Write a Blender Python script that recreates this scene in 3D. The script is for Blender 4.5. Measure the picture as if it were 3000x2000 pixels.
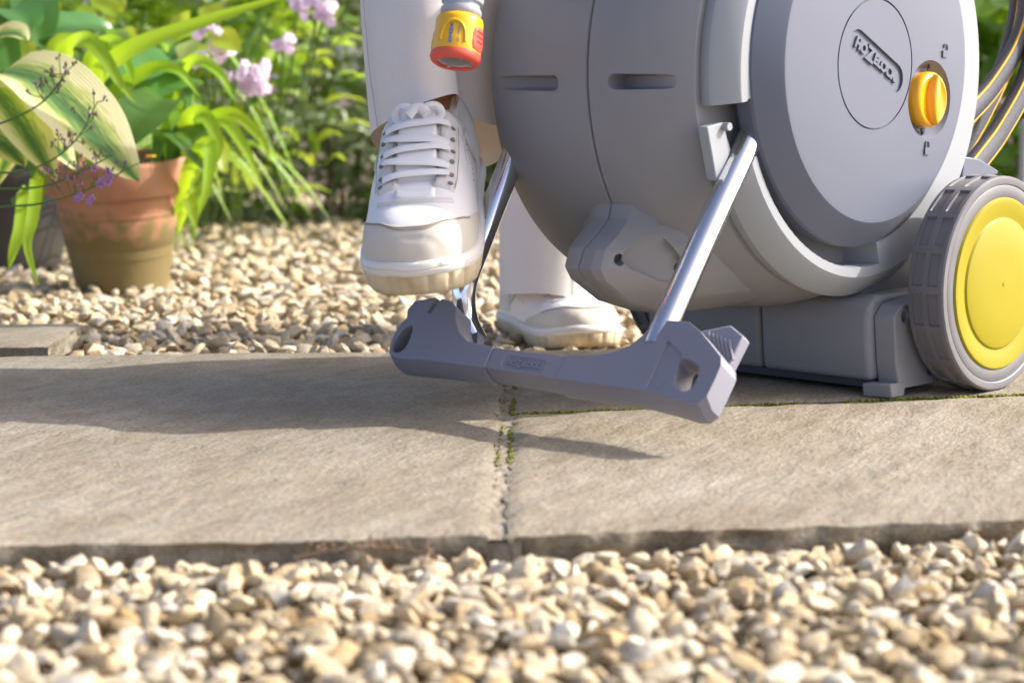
import bpy, bmesh, math, random
import numpy as np
from mathutils import Vector, Matrix, Quaternion, noise

for o in list(bpy.data.objects):
    bpy.data.objects.remove(o)
random.seed(7); RNG = np.random.default_rng(11)
SC = bpy.context.scene
COL = SC.collection
R = math.radians

# ------------------------------------------------------------------ camera
CAM_H = .289; FPX = 6000.0; PITCH = math.atan(770 / FPX)
cd = bpy.data.cameras.new('camera'); cam = bpy.data.objects.new('camera', cd); COL.objects.link(cam)
cam.location = (0, 0, CAM_H); cam.rotation_euler = (math.pi / 2 - PITCH, 0, 0)
cd.sensor_width = 36; cd.lens = 36 * FPX / 3000; cd.clip_start = .05; cd.clip_end = 400
cd.dof.use_dof = True; cd.dof.focus_distance = 1.88; cd.dof.aperture_fstop = 7.0
SC.camera = cam
# ------------------------------------------------------------------ sky, sun, exposure
SUN_AZ, SUN_EL = R(5.5), R(37)          # azimuth from +x towards +y
W = bpy.data.worlds.new('World'); SC.world = W; W.use_nodes = True
nt = W.node_tree; bg = nt.nodes['Background']
sky = nt.nodes.new('ShaderNodeTexSky'); sky.sky_type = 'NISHITA'; sky.sun_disc = False
sky.sun_elevation = SUN_EL; sky.sun_rotation = math.pi / 2 - SUN_AZ
sky.air_density = .30; sky.dust_density = 2.6; sky.ozone_density = .0
nt.links.new(sky.outputs[0], bg.inputs[0]); bg.inputs[1].default_value = .15
sl = bpy.data.lights.new('sun', 'SUN'); so = bpy.data.objects.new('sun', sl); COL.objects.link(so)
sl.energy = 2.0; sl.angle = R(.53); sl.color = (1, .96, .90)
SD = Vector((math.cos(SUN_EL) * math.cos(SUN_AZ), math.cos(SUN_EL) * math.sin(SUN_AZ), math.sin(SUN_EL)))
so.rotation_euler = SD.to_track_quat('Z', 'Y').to_euler(); so.location = SD * 8
SC.view_settings.view_transform = 'Standard'; SC.view_settings.look = 'None'
SC.view_settings.exposure = 1.55; SC.view_settings.gamma = 1
SC.render.engine = 'CYCLES'

# ------------------------------------------------------------------ helpers
def at(u, v, y):
    """point seen at photograph pixel (u, v) at distance y in front of the camera"""
    x = (u - 1500) / FPX; z = -(v - 1000) / FPX
    d = Vector((x, math.cos(PITCH) + z * math.sin(PITCH), -math.sin(PITCH) + z * math.cos(PITCH)))
    return Vector((0, 0, CAM_H)) + d * (y / d.y)
def gnd(u, v, z=0.):
    x = (u - 1500) / FPX; zz = -(v - 1000) / FPX
    d = Vector((x, math.cos(PITCH) + zz * math.sin(PITCH), -math.sin(PITCH) + zz * math.cos(PITCH)))
    return Vector((0, 0, CAM_H)) + d * ((z - CAM_H) / d.z)
def tag(o, label=None, cat=None, group=None, kind=None):
    if label: o['label'] = label
    if cat: o['category'] = cat
    if group: o['group'] = group
    if kind: o['kind'] = kind
    return o
def empty(name, loc=(0, 0, 0), rz=0):
    o = bpy.data.objects.new(name, None); COL.objects.link(o); o.location = loc; o.rotation_euler = (0, 0, rz)
    o.empty_display_size = .05
    return o
def fin(me, mat, smooth=40, fix=True):
    if fix:
        bm = bmesh.new(); bm.from_mesh(me); bmesh.ops.recalc_face_normals(bm, faces=bm.faces); bm.to_mesh(me); bm.free()
    if smooth:
        me.polygons.foreach_set('use_smooth', [True] * len(me.polygons))
        if smooth < 180: me.set_sharp_from_angle(angle=R(smooth))
    if mat is not None:
        me.materials.clear(); me.materials.append(mat)
    me.update()
def obj(name, verts, faces, mat, parent=None, smooth=40, fix=True, bevel=0, seg=2):
    me = bpy.data.meshes.new(name); me.from_pydata(verts, [], faces); fin(me, mat, smooth, fix)
    o = bpy.data.objects.new(name, me); COL.objects.link(o)
    if parent is not None: o.parent = parent
    if bevel: bev(o, bevel, seg)
    return o
def bev(o, w, seg=2, ang=30):
    m = o.modifiers.new('bevel', 'BEVEL'); m.width = w; m.segments = seg; m.limit_method = 'ANGLE'; m.angle_limit = R(ang)
    m.harden_normals = False
    return o
def apply_mods(o, smooth=30):
    dg = bpy.context.evaluated_depsgraph_get(); dg.update()
    me = bpy.data.meshes.new_from_object(o.evaluated_get(dg)); mat = o.data.materials[0] if o.data.materials else None
    o.modifiers.clear(); o.data = me; fin(me, mat, smooth, False)
    return o
def cut(o, cutters, smooth=30):
    for c in cutters:
        m = o.modifiers.new('cut', 'BOOLEAN'); m.operation = 'DIFFERENCE'; m.object = c; m.solver = 'EXACT'
    bpy.context.view_layer.update()
    apply_mods(o, smooth)
    for c in cutters: bpy.data.objects.remove(c)
    return o
def cat_rom(P, n):
    P = [Vector(p) for p in P]; out = []
    Q = [P[0] * 2 - P[1]] + P + [P[-1] * 2 - P[-2]]
    segs = len(P) - 1
    for i in range(n):
        t = i / (n - 1) * segs; k = min(int(t), segs - 1); t -= k
        a, b, c, d = Q[k:k + 4]
        out.append(.5 * ((2 * b) + (c - a) * t + (2 * a - 5 * b + 4 * c - d) * t * t + (3 * b - a - 3 * c + d) * t ** 3))
    return out
def tube_vf(path, rad, n=12, flat=1.0, up=None, cap=True):
    """sweep of an ellipse along a path; rad number or list; flat squashes along the second axis"""
    P = [Vector(p) for p in path]; V = []; F = []
    if not isinstance(rad, (list, tuple)): rad = [rad] * len(P)
    T = []
    for i in range(len(P)):
        d = P[min(i + 1, len(P) - 1)] - P[max(i - 1, 0)]; T.append(d.normalized() if d.length > 1e-9 else Vector((0, 0, 1)))
    ref = Vector(up) if up is not None else (Vector((0, 0, 1)) if abs(T[0].z) < .9 else Vector((1, 0, 0)))
    for i, p in enumerate(P):
        s = T[i].cross(ref)
        if s.length < 1e-6: s = T[i].orthogonal()
        s.normalize(); w = s.cross(T[i]).normalized()
        if up is None: ref = w
        for k in range(n):
            q = 2 * math.pi * k / n
            V.append(p + s * (rad[i] * math.cos(q)) + w * (rad[i] * flat * math.sin(q)))
    for i in range(len(P) - 1):
        for k in range(n):
            a = i * n + k; b = i * n + (k + 1) % n
            F.append((a, b, b + n, a + n))
    if cap:
        F.append(tuple(range(n))); F.append(tuple(range((len(P) - 1) * n, len(P) * n)))
    return V, F
def merge(parts):
    V = []; F = []
    for v, f in parts:
        k = len(V); V += list(v); F += [tuple(i + k for i in q) for q in f]
    return V, F
def box_vf(lo, hi):
    x0, y0, z0 = lo; x1, y1, z1 = hi
    V = [(x0, y0, z0), (x1, y0, z0), (x1, y1, z0), (x0, y1, z0), (x0, y0, z1), (x1, y0, z1), (x1, y1, z1), (x0, y1, z1)]
    return V, [(0, 3, 2, 1), (4, 5, 6, 7), (0, 1, 5, 4), (1, 2, 6, 5), (2, 3, 7, 6), (3, 0, 4, 7)]
def loft_vf(rings, cap=True, closed=True):
    n = len(rings[0]); V = [p for r in rings for p in r]; F = []
    for i in range(len(rings) - 1):
        for k in range(n if closed else n - 1):
            a = i * n + k; b = i * n + (k + 1) % n
            F.append((a, b, b + n, a + n))
    if cap:
        F.append(tuple(range(n))); F.append(tuple(range((len(rings) - 1) * n, len(rings) * n)))
    return V, F
def lathe_z(profile, n=64, cap=True):
    rings = [[(r * math.cos(2 * math.pi * k / n), r * math.sin(2 * math.pi * k / n), z) for k in range(n)] for r, z in profile]
    return loft_vf(rings, cap)

# ------------------------------------------------------------------ materials
def mat(name, col, rough=.5, metal=0., col2=None, vs=8., vmin=.4, vmax=.6, bump=None, coat=0., spec=.5, trans=None,
        stretch=(1, 1, 1), rot=(0, 0, 0), detail=6, rnd=None, sheen=0.):
    m = bpy.data.materials.new(name); m.use_nodes = True; t = m.node_tree; b = t.nodes['Principled BSDF']
    b.inputs['Base Color'].default_value = (*col, 1); b.inputs['Roughness'].default_value = rough
    b.inputs['Metallic'].default_value = metal; b.inputs['Specular IOR Level'].default_value = spec
    b.inputs['Coat Weight'].default_value = coat; b.inputs['Sheen Weight'].default_value = sheen
    tc = t.nodes.new('ShaderNodeTexCoord'); mp = t.nodes.new('ShaderNodeMapping')
    mp.inputs['Scale'].default_value = stretch; mp.inputs['Rotation'].default_value = rot
    t.links.new(tc.outputs['Object'], mp.inputs[0])
    csrc = None
    if col2 is not None:
        nz = t.nodes.new('ShaderNodeTexNoise'); nz.inputs['Scale'].default_value = vs; nz.inputs['Detail'].default_value = detail
        t.links.new(mp.outputs[0], nz.inputs['Vector'])
        rp = t.nodes.new('ShaderNodeValToRGB'); rp.color_ramp.elements[0].position = vmin; rp.color_ramp.elements[1].position = vmax
        rp.color_ramp.elements[0].color = (*col, 1); rp.color_ramp.elements[1].color = (*col2, 1)
        t.links.new(nz.outputs[0], rp.inputs[0]); csrc = rp.outputs[0]
    if rnd is not None:            # per-object value shift
        oi = t.nodes.new('ShaderNodeObjectInfo'); hs = t.nodes.new('ShaderNodeHueSaturation')
        mr = t.nodes.new('ShaderNodeMapRange'); mr.inputs[3].default_value = 1 - rnd; mr.inputs[4].default_value = 1 + rnd
        t.links.new(oi.outputs['Random'], mr.inputs[0]); t.links.new(mr.outputs[0], hs.inputs['Value'])
        mh = t.nodes.new('ShaderNodeMapRange'); mh.inputs[3].default_value = .5 - rnd * .06; mh.inputs[4].default_value = .5 + rnd * .06
        t.links.new(oi.outputs['Random'], mh.inputs[0]); t.links.new(mh.outputs[0], hs.inputs['Hue'])
        if csrc is not None: t.links.new(csrc, hs.inputs['Color'])
        else: hs.inputs['Color'].default_value = (*col, 1)
        csrc = hs.outputs[0]
    if csrc is not None: t.links.new(csrc, b.inputs['Base Color'])
    if bump:
        nb = t.nodes.new('ShaderNodeTexNoise'); nb.inputs['Scale'].default_value = bump[0]; nb.inputs['Detail'].default_value = 5
        t.links.new(mp.outputs[0], nb.inputs['Vector'])
        bp = t.nodes.new('ShaderNodeBump'); bp.inputs['Strength'].default_value = bump[1]; bp.inputs['Distance'].default_value = bump[2]
        t.links.new(nb.outputs[0], bp.inputs['Height']); t.links.new(bp.outputs[0], b.inputs['Normal'])
    if trans:
        tr = t.nodes.new('ShaderNodeBsdfTranslucent'); mx = t.nodes.new('ShaderNodeMixShader'); mx.inputs[0].default_value = trans[1]
        tr.inputs[0].default_value = (*trans[0], 1)
        if len(trans) > 2 and csrc is not None:
            mc = t.nodes.new('ShaderNodeMix'); mc.data_type = 'RGBA'; mc.blend_type = 'MULTIPLY'; mc.inputs[0].default_value = 1
            t.links.new(csrc, mc.inputs[6]); mc.inputs[7].default_value = (*trans[0], 1); t.links.new(mc.outputs[2], tr.inputs[0])
        out = t.nodes['Material Output']
        t.links.new(b.outputs[0], mx.inputs[1]); t.links.new(tr.outputs[0], mx.inputs[2]); t.links.new(mx.outputs[0], out.inputs[0])
    return m

M = {}
M['soil'] = mat('soil', (.07, .045, .025), .95, col2=(.15, .10, .06), vs=30, bump=(60, .6, .01))
M['gravel_base'] = mat('gravel_base', (.13, .095, .055), .9, col2=(.24, .19, .12), vs=90, bump=(120, 1, .004))
M['mortar'] = mat('mortar', (.24, .20, .145), .9, col2=(.36, .31, .24), vs=60, bump=(300, .8, .002))
M['shell'] = mat('shell', (.265, .265, .27), .45, col2=(.252, .252, .257), vs=4, bump=(1400, .12, .0004), spec=.28)
M['panel'] = mat('panel', (.325, .345, .362), .42, spec=.3, bump=(1400, .1, .0004))
M['disc'] = mat('disc', (.132, .147, .190), .40, spec=.3, bump=(1400, .1, .0004))
M['footbar'] = mat('footbar', (.235, .235, .272), .42, spec=.35, bump=(1600, .12, .0004))
M['darkplastic'] = mat('darkplastic', (.035, .035, .04), .5)
M['tyre'] = mat('tyre', (.135, .132, .145), .46, col2=(.165, .16, .165), vs=14, bump=(900, .15, .0005))
M['yellow'] = mat('yellow', (.33, .275, .008), .42, spec=.3)
M['dial'] = mat('dial', (.90, .42, .008), .32, coat=.2)
M['conn_yellow'] = mat('conn_yellow', (.85, .47, .012), .38)
M['conn_red'] = mat('conn_red', (.72, .10, .06), .5)
M['conn_grey'] = mat('conn_grey', (.42, .43, .47), .4)
M['ink'] = mat('ink', (.05, .17, .55), .5)
M['chrome'] = mat('chrome', (.86, .87, .9), .10, 1.0, bump=(300, .02, .0003))
M['hose'] = mat('hose', (.055, .056, .068), .6, col2=(.085, .085, .10), vs=500, bump=(1500, .5, .0006))
M['hose_stripe'] = mat('hose_stripe', (.72, .42, .02), .55, bump=(1500, .4, .0004))
M['hose_edge'] = mat('hose_edge', (.45, .46, .48), .6, bump=(1500, .5, .0006))
M['trouser'] = mat('trouser', (.86, .825, .78), .85, col2=(.83, .795, .75), vs=600, bump=(900, .18, .0004), trans=((.80, .55, .30), .13), sheen=.1)
M['seam'] = mat('seam', (.55, .50, .44), .8)
M['thread'] = mat('thread', (.34, .29, .22), .8)
M['skin'] = mat('skin', (.42, .20, .11), .5)
M['leather'] = mat('leather', (.80, .785, .77), .42, bump=(700, .12, .0005))
M['leather2'] = mat('leather2', (.64, .615, .575), .48, bump=(700, .14, .0005))
M['suede'] = mat('suede', (.60, .56, .48), .6, bump=(900, .3, .0005))
M['lace'] = mat('lace', (.80, .785, .76), .85, bump=(1500, .5, .0005))
M['midsole'] = mat('midsole', (.77, .745, .69), .5, bump=(500, .1, .0005))
M['outsole'] = mat('outsole', (.64, .54, .36), .55, col2=(.50, .37, .20), vs=30, vmin=.5, vmax=.75)
M['eyelet'] = mat('eyelet', (.16, .15, .14), .6)
M['terracotta'] = mat('terracotta', (.37, .165, .085), .8, col2=(.43, .225, .14), vs=14, vmin=.35, vmax=.7, bump=(120, .25, .002))
M['planter'] = mat('planter', (.035, .036, .042), .5, col2=(.06, .056, .048), vs=12)
M['moss'] = mat('moss', (.10, .12, .012), .9, col2=(.24, .24, .02), vs=160, bump=(400, 1, .003))
M['stem'] = mat('stem', (.12, .22, .05), .6, trans=((.2, .4, .05), .2))
M['woody'] = mat('woody', (.16, .10, .06), .8)
M['lilac'] = mat('lilac', (.74, .58, .73), .6, trans=((.8, .6, .8), .3), rnd=.12)
M['purple'] = mat('purple', (.52, .27, .58), .6, trans=((.6, .3, .7), .3))
M['yellowflower'] = mat('yellowflower', (.80, .55, .02), .6, trans=((.9, .6, .02), .3))
M['bud'] = mat('bud', (.20, .13, .07), .7)
M['zinc'] = mat('zinc', (.30, .31, .33), .5, .3)

def leafmat(name, col, col2, tcol, tr=.42, rough=.38, rnd=.22, vs=6):
    return mat(name, col, rough, col2=col2, vs=vs, vmin=.35, vmax=.7, trans=(tcol, tr), rnd=rnd, bump=(40, .15, .004))
M['leaf_lily'] = leafmat('leaf_lily', (.21, .37, .022), (.30, .48, .04), (.58, .82, .03))
M['leaf_broad'] = leafmat('leaf_broad', (.06, .16, .035), (.09, .20, .045), (.22, .42, .03), .32, .3)
M['leaf_phlox'] = leafmat('leaf_phlox', (.26, .38, .025), (.40, .50, .06), (.72, .84, .05), .45, .45)
M['leaf_grey'] = leafmat('leaf_grey', (.22, .28, .14), (.40, .45, .30), (.38, .48, .16), .25, .4, .3)
M['leaf_hedge'] = leafmat('leaf_hedge', (.09, .17, .014), (.16, .26, .025), (.30, .48, .02), .32, .4, .3)
M['leaf_pale'] = leafmat('leaf_pale', (.36, .42, .30), (.55, .58, .46), (.4, .5, .25), .2, .35, .3)
M['leaf_light'] = leafmat('leaf_light', (.28, .45, .10), (.42, .56, .20), (.6, .78, .16), .42, .45)

def island_mat(name, stops, bumps, objrand=False, rough=.8):
    m = bpy.data.materials.new(name); m.use_nodes = True; t = m.node_tree; b = t.nodes['Principled BSDF']
    b.inputs['Roughness'].default_value = rough; b.inputs['Specular IOR Level'].default_value = .25
    if objrand: src = t.nodes.new('ShaderNodeObjectInfo').outputs['Random']
    else: src = t.nodes.new('ShaderNodeNewGeometry').outputs['Random Per Island']
    rp = t.nodes.new('ShaderNodeValToRGB'); rp.color_ramp.interpolation = 'LINEAR'
    while len(rp.color_ramp.elements) < len(stops): rp.color_ramp.elements.new(.5)
    for e, (p, c) in zip(rp.color_ramp.elements, stops): e.position = p; e.color = (*c, 1)
    t.links.new(src, rp.inputs[0])
    tc = t.nodes.new('ShaderNodeTexCoord'); nz = t.nodes.new('ShaderNodeTexNoise'); nz.inputs['Scale'].default_value = bumps[0]; nz.inputs['Detail'].default_value = 6
    gm = t.nodes.new('ShaderNodeNewGeometry')
    t.links.new(gm.outputs['Position'], nz.inputs['Vector'])
    hs = t.nodes.new('ShaderNodeMix'); hs.data_type = 'RGBA'; hs.blend_type = 'MULTIPLY'; hs.inputs[0].default_value = .75
    r2 = t.nodes.new('ShaderNodeValToRGB'); r2.color_ramp.elements[0].position = .33; r2.color_ramp.elements[1].position = .62
    r2.color_ramp.elements[0].color = (.66, .55, .38, 1); r2.color_ramp.elements[1].color = (1, 1, 1, 1)
    t.links.new(nz.outputs[0], r2.inputs[0]); t.links.new(rp.outputs[0], hs.inputs[6]); t.links.new(r2.outputs[0], hs.inputs[7])
    t.links.new(hs.outputs[2], b.inputs['Base Color'])
    nb = t.nodes.new('ShaderNodeTexNoise'); nb.inputs['Scale'].default_value = bumps[1]; nb.inputs['Detail'].default_value = 5
    t.links.new(gm.outputs['Position'], nb.inputs['Vector'])
    bp = t.nodes.new('ShaderNodeBump'); bp.inputs['Strength'].default_value = .5; bp.inputs['Distance'].default_value = .0025
    t.links.new(nb.outputs[0], bp.inputs['Height']); t.links.new(bp.outputs[0], b.inputs['Normal'])
    return m
STONE = [(0., (.60, .54, .41)), (.20, (.54, .44, .28)), (.40, (.66, .62, .52)), (.52, (.45, .33, .17)), (.60, (.51, .49, .43)), (.76, (.59, .50, .33)), (.88, (.33, .26, .16)), (1., (.74, .71, .62))]
M['pebbles'] = island_mat('pebbles', STONE, (45, 260))
M['pebble'] = island_mat('pebble', STONE, (45, 260), True)

def slab_mat():
    m = bpy.data.materials.new('sandstone'); m.use_nodes = True; t = m.node_tree; b = t.nodes['Principled BSDF']
    b.inputs['Roughness'].default_value = .75; b.inputs['Specular IOR Level'].default_value = .3
    gm = t.nodes.new('ShaderNodeNewGeometry')
    def nz(scale, sx, rotz, det=7):
        vr = t.nodes.new('ShaderNodeVectorRotate'); vr.rotation_type = 'Z_AXIS'; vr.inputs['Angle'].default_value = rotz
        t.links.new(gm.outputs['Position'], vr.inputs['Vector'])
        mp = t.nodes.new('ShaderNodeMapping'); mp.inputs['Scale'].default_value = (sx, 1, 1)
        t.links.new(vr.outputs[0], mp.inputs[0])
        n = t.nodes.new('ShaderNodeTexNoise'); n.inputs['Scale'].default_value = scale; n.inputs['Detail'].default_value = det; n.inputs['Roughness'].default_value = .62
        t.links.new(mp.outputs[0], n.inputs['Vector']); return n.outputs[0]
    def ramp(src, a, b_, c0, c1):
        r = t.nodes.new('ShaderNodeValToRGB'); r.color_ramp.elements[0].position = a; r.color_ramp.elements[1].position = b_
        r.color_ramp.elements[0].color = (*c0, 1); r.color_ramp.elements[1].color = (*c1, 1); t.links.new(src, r.inputs[0]); return r.outputs[0]
    def mul(a, b_, f, mode='MULTIPLY'):
        x = t.nodes.new('ShaderNodeMix'); x.data_type = 'RGBA'; x.blend_type = mode; x.inputs[0].default_value = f
        t.links.new(a, x.inputs[6]); t.links.new(b_, x.inputs[7]); return x.outputs[2]
    base = ramp(nz(5, .7, -1.1), .3, .7, (.285, .256, .200), (.350, .325, .268))
    streak = ramp(nz(46, .45, -1.1), .34, .60, (.80, .755, .69), (1.03, 1.02, 1.01))
    fine = ramp(nz(300, .8, -1.1, 5), .32, .60, (.62, .57, .50), (1.10, 1.10, 1.09))
    speck = ramp(nz(90, .6, -1.1, 4), .62, .72, (1, 1, 1), (.72, .63, .52))
    scuff = ramp(nz(70, .4, -1.1, 6), .60, .72, (1, 1, 1), (1.22, 1.22, 1.24))
    patchy = ramp(nz(14, .5, -1.1, 5), .35, .65, (.84, .80, .74), (1.08, 1.08, 1.08))
    c = mul(mul(mul(mul(mul(base, streak, .7), fine, .85), speck, .8), scuff, .8), patchy, .8)
    t.links.new(c, b.inputs['Base Color'])
    h1 = nz(46, .4, -1.1); h2 = nz(330, .8, 0, 5)
    ad = t.nodes.new('ShaderNodeMath'); ad.operation = 'MULTIPLY_ADD'; ad.inputs[1].default_value = .28
    t.links.new(h2, ad.inputs[0]); t.links.new(h1, ad.inputs[2])
    bp = t.nodes.new('ShaderNodeBump'); bp.inputs['Strength'].default_value = .9; bp.inputs['Distance'].default_value = .006
    t.links.new(ad.outputs[0], bp.inputs['Height']); t.links.new(bp.outputs[0], b.inputs['Normal'])
    return m
M['slab'] = slab_mat()

def hosta_mat():
    m = bpy.data.materials.new('hosta_leaf'); m.use_nodes = True; t = m.node_tree; b = t.nodes['Principled BSDF']
    b.inputs['Roughness'].default_value = .45
    uv = t.nodes.new('ShaderNodeUVMap'); sp = t.nodes.new('ShaderNodeSeparateXYZ'); t.links.new(uv.outputs[0], sp.inputs[0])
    nz = t.nodes.new('ShaderNodeTexNoise'); nz.inputs['Scale'].default_value = 5; nz.inputs['Detail'].default_value = 5
    mp = t.nodes.new('ShaderNodeMapping'); mp.inputs['Scale'].default_value = (2.2, 6, 1); t.links.new(uv.outputs[0], mp.inputs[0]); t.links.new(mp.outputs[0], nz.inputs['Vector'])
    # distance to the leaf margin plus streaky noise
    s = t.nodes.new('ShaderNodeMath'); s.operation = 'SUBTRACT'; s.inputs[1].default_value = .5; t.links.new(sp.outputs[1], s.inputs[0])
    a = t.nodes.new('ShaderNodeMath'); a.operation = 'ABSOLUTE'; t.links.new(s.outputs[0], a.inputs[0])
    n2 = t.nodes.new('ShaderNodeMath'); n2.operation = 'MULTIPLY_ADD'; n2.inputs[1].default_value = .5; t.links.new(nz.outputs[0], n2.inputs[0]); t.links.new(a.outputs[0], n2.inputs[2])
    r = t.nodes.new('ShaderNodeValToRGB'); e = r.color_ramp.elements
    e[0].position = .30; e[0].color = (.10, .21, .07, 1); e[1].position = .58; e[1].color = (.80, .76, .46, 1)
    k = e.new(.40); k.color = (.25, .38, .11, 1); k = e.new(.48); k.color = (.52, .58, .18, 1)
    t.links.new(n2.outputs[0], r.inputs[0]); t.links.new(r.outputs[0], b.inputs['Base Color'])
    wv = t.nodes.new('ShaderNodeTexWave'); wv.inputs['Scale'].default_value = 9; wv.inputs['Distortion'].default_value = .6; wv.bands_direction = 'Y'
    t.links.new(uv.outputs[0], wv.inputs['Vector'])
    bp = t.nodes.new('ShaderNodeBump'); bp.inputs['Strength'].default_value = .35; bp.inputs['Distance'].default_value = .004
    t.links.new(wv.outputs[0], bp.inputs['Height']); t.links.new(bp.outputs[0], b.inputs['Normal'])
    tr = t.nodes.new('ShaderNodeBsdfTranslucent'); mc = t.nodes.new('ShaderNodeMix'); mc.data_type = 'RGBA'; mc.blend_type = 'MULTIPLY'; mc.inputs[0].default_value = 1
    mc.inputs[7].default_value = (1.25, 1.25, .45, 1); t.links.new(r.outputs[0], mc.inputs[6]); t.links.new(mc.outputs[2], tr.inputs[0])
    mx = t.nodes.new('ShaderNodeMixShader'); mx.inputs[0].default_value = .4
    t.links.new(b.outputs[0], mx.inputs[1]); t.links.new(tr.outputs[0], mx.inputs[2]); t.links.new(mx.outputs[0], t.nodes['Material Output'].inputs[0])
    return m
M['hosta'] = hosta_mat()

def pot_mat():
    m = mat('terracotta_mossy', (.37, .165, .085), .8, col2=(.43, .225, .14), vs=14, vmin=.35, vmax=.7, bump=(120, .25, .002))
    t = m.node_tree; b = t.nodes['Principled BSDF']; old = b.inputs['Base Color'].links[0].from_socket
    tc = t.nodes.new('ShaderNodeTexCoord'); sp = t.nodes.new('ShaderNodeSeparateXYZ'); t.links.new(tc.outputs['Object'], sp.inputs[0])
    nz = t.nodes.new('ShaderNodeTexNoise'); nz.inputs['Scale'].default_value = 45; nz.inputs['Detail'].default_value = 10; t.links.new(tc.outputs['Object'], nz.inputs['Vector'])
    ma = t.nodes.new('ShaderNodeMath'); ma.operation = 'MULTIPLY_ADD'; ma.inputs[1].default_value = -.16; t.links.new(nz.outputs[0], ma.inputs[0]); t.links.new(sp.outputs[2], ma.inputs[2])
    r = t.nodes.new('ShaderNodeValToRGB'); r.color_ramp.elements[0].position = .0; r.color_ramp.elements[0].color = (1, 1, 1, 1); r.color_ramp.elements[1].position = .045; r.color_ramp.elements[1].color = (0, 0, 0, 1)
    t.links.new(ma.outputs[0], r.inputs[0])
    mx = t.nodes.new('ShaderNodeMix'); mx.data_type = 'RGBA'; mg = t.nodes.new('ShaderNodeMath'); mg.operation = 'MULTIPLY'; mg.inputs[1].default_value = .75; t.links.new(r.outputs[0], mg.inputs[0]); t.links.new(mg.outputs[0], mx.inputs[0]); t.links.new(old, mx.inputs[6]); mx.inputs[7].default_value = (.12, .125, .03, 1)
    t.links.new(mx.outputs[2], b.inputs['Base Color'])
    return m
M['pot'] = pot_mat()

# ------------------------------------------------------------------ the setting: ground, gravel, paving
gs = 120.
tag(obj('ground', [(-gs, -gs, -.10), (gs, -gs, -.10), (gs, gs, -.10), (-gs, gs, -.10)], [(0, 1, 2, 3)], M['soil'], smooth=0, fix=False), kind='structure')

def sheet(x0, x1, y0, y1, z, nx, ny, amp, sc):
    V = []; F = []
    for j in range(ny + 1):
        for i in range(nx + 1):
            x = x0 + (x1 - x0) * i / nx; y = y0 + (y1 - y0) * j / ny
            V.append((x, y, z + amp * noise.noise((x * sc, y * sc, 1.7))))
    for j in range(ny):
        for i in range(nx):
            a = j * (nx + 1) + i; F.append((a, a + 1, a + nx + 2, a + nx + 1))
    return V, F

# paving lines (x -> y) measured on the stone edges
def front_left(x): return 1.281 + .050 * (x + .011)
def front_right(x): return 1.286 + .150 * (x + .004)
def back_left(x): return 2.172 + .069 * (x + .146)
def back_right(x): return 2.185 + .16 * x
def tee(x): return 1.766 + .232 * (x - .002)

paving = tag(obj('paving', *merge([box_vf((-1.35, 1.31, -.06), (-.008, 2.05, -.006)), box_vf((-.022, 1.289, -.06), (.006, 2.14, -.0065)),
                                   ([(.0, 1.33, -.06), (1.2, 1.52, -.06), (1.2, 2.33, -.06), (.0, 2.13, -.06),
                                     (.0, 1.33, -.0075), (1.2, 1.52, -.0075), (1.2, 2.33, -.0075), (.0, 2.13, -.0075)], box_vf((0, 0, 0), (1, 1, 1))[1])]),
                 M['mortar'], smooth=0), kind='structure')

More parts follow.
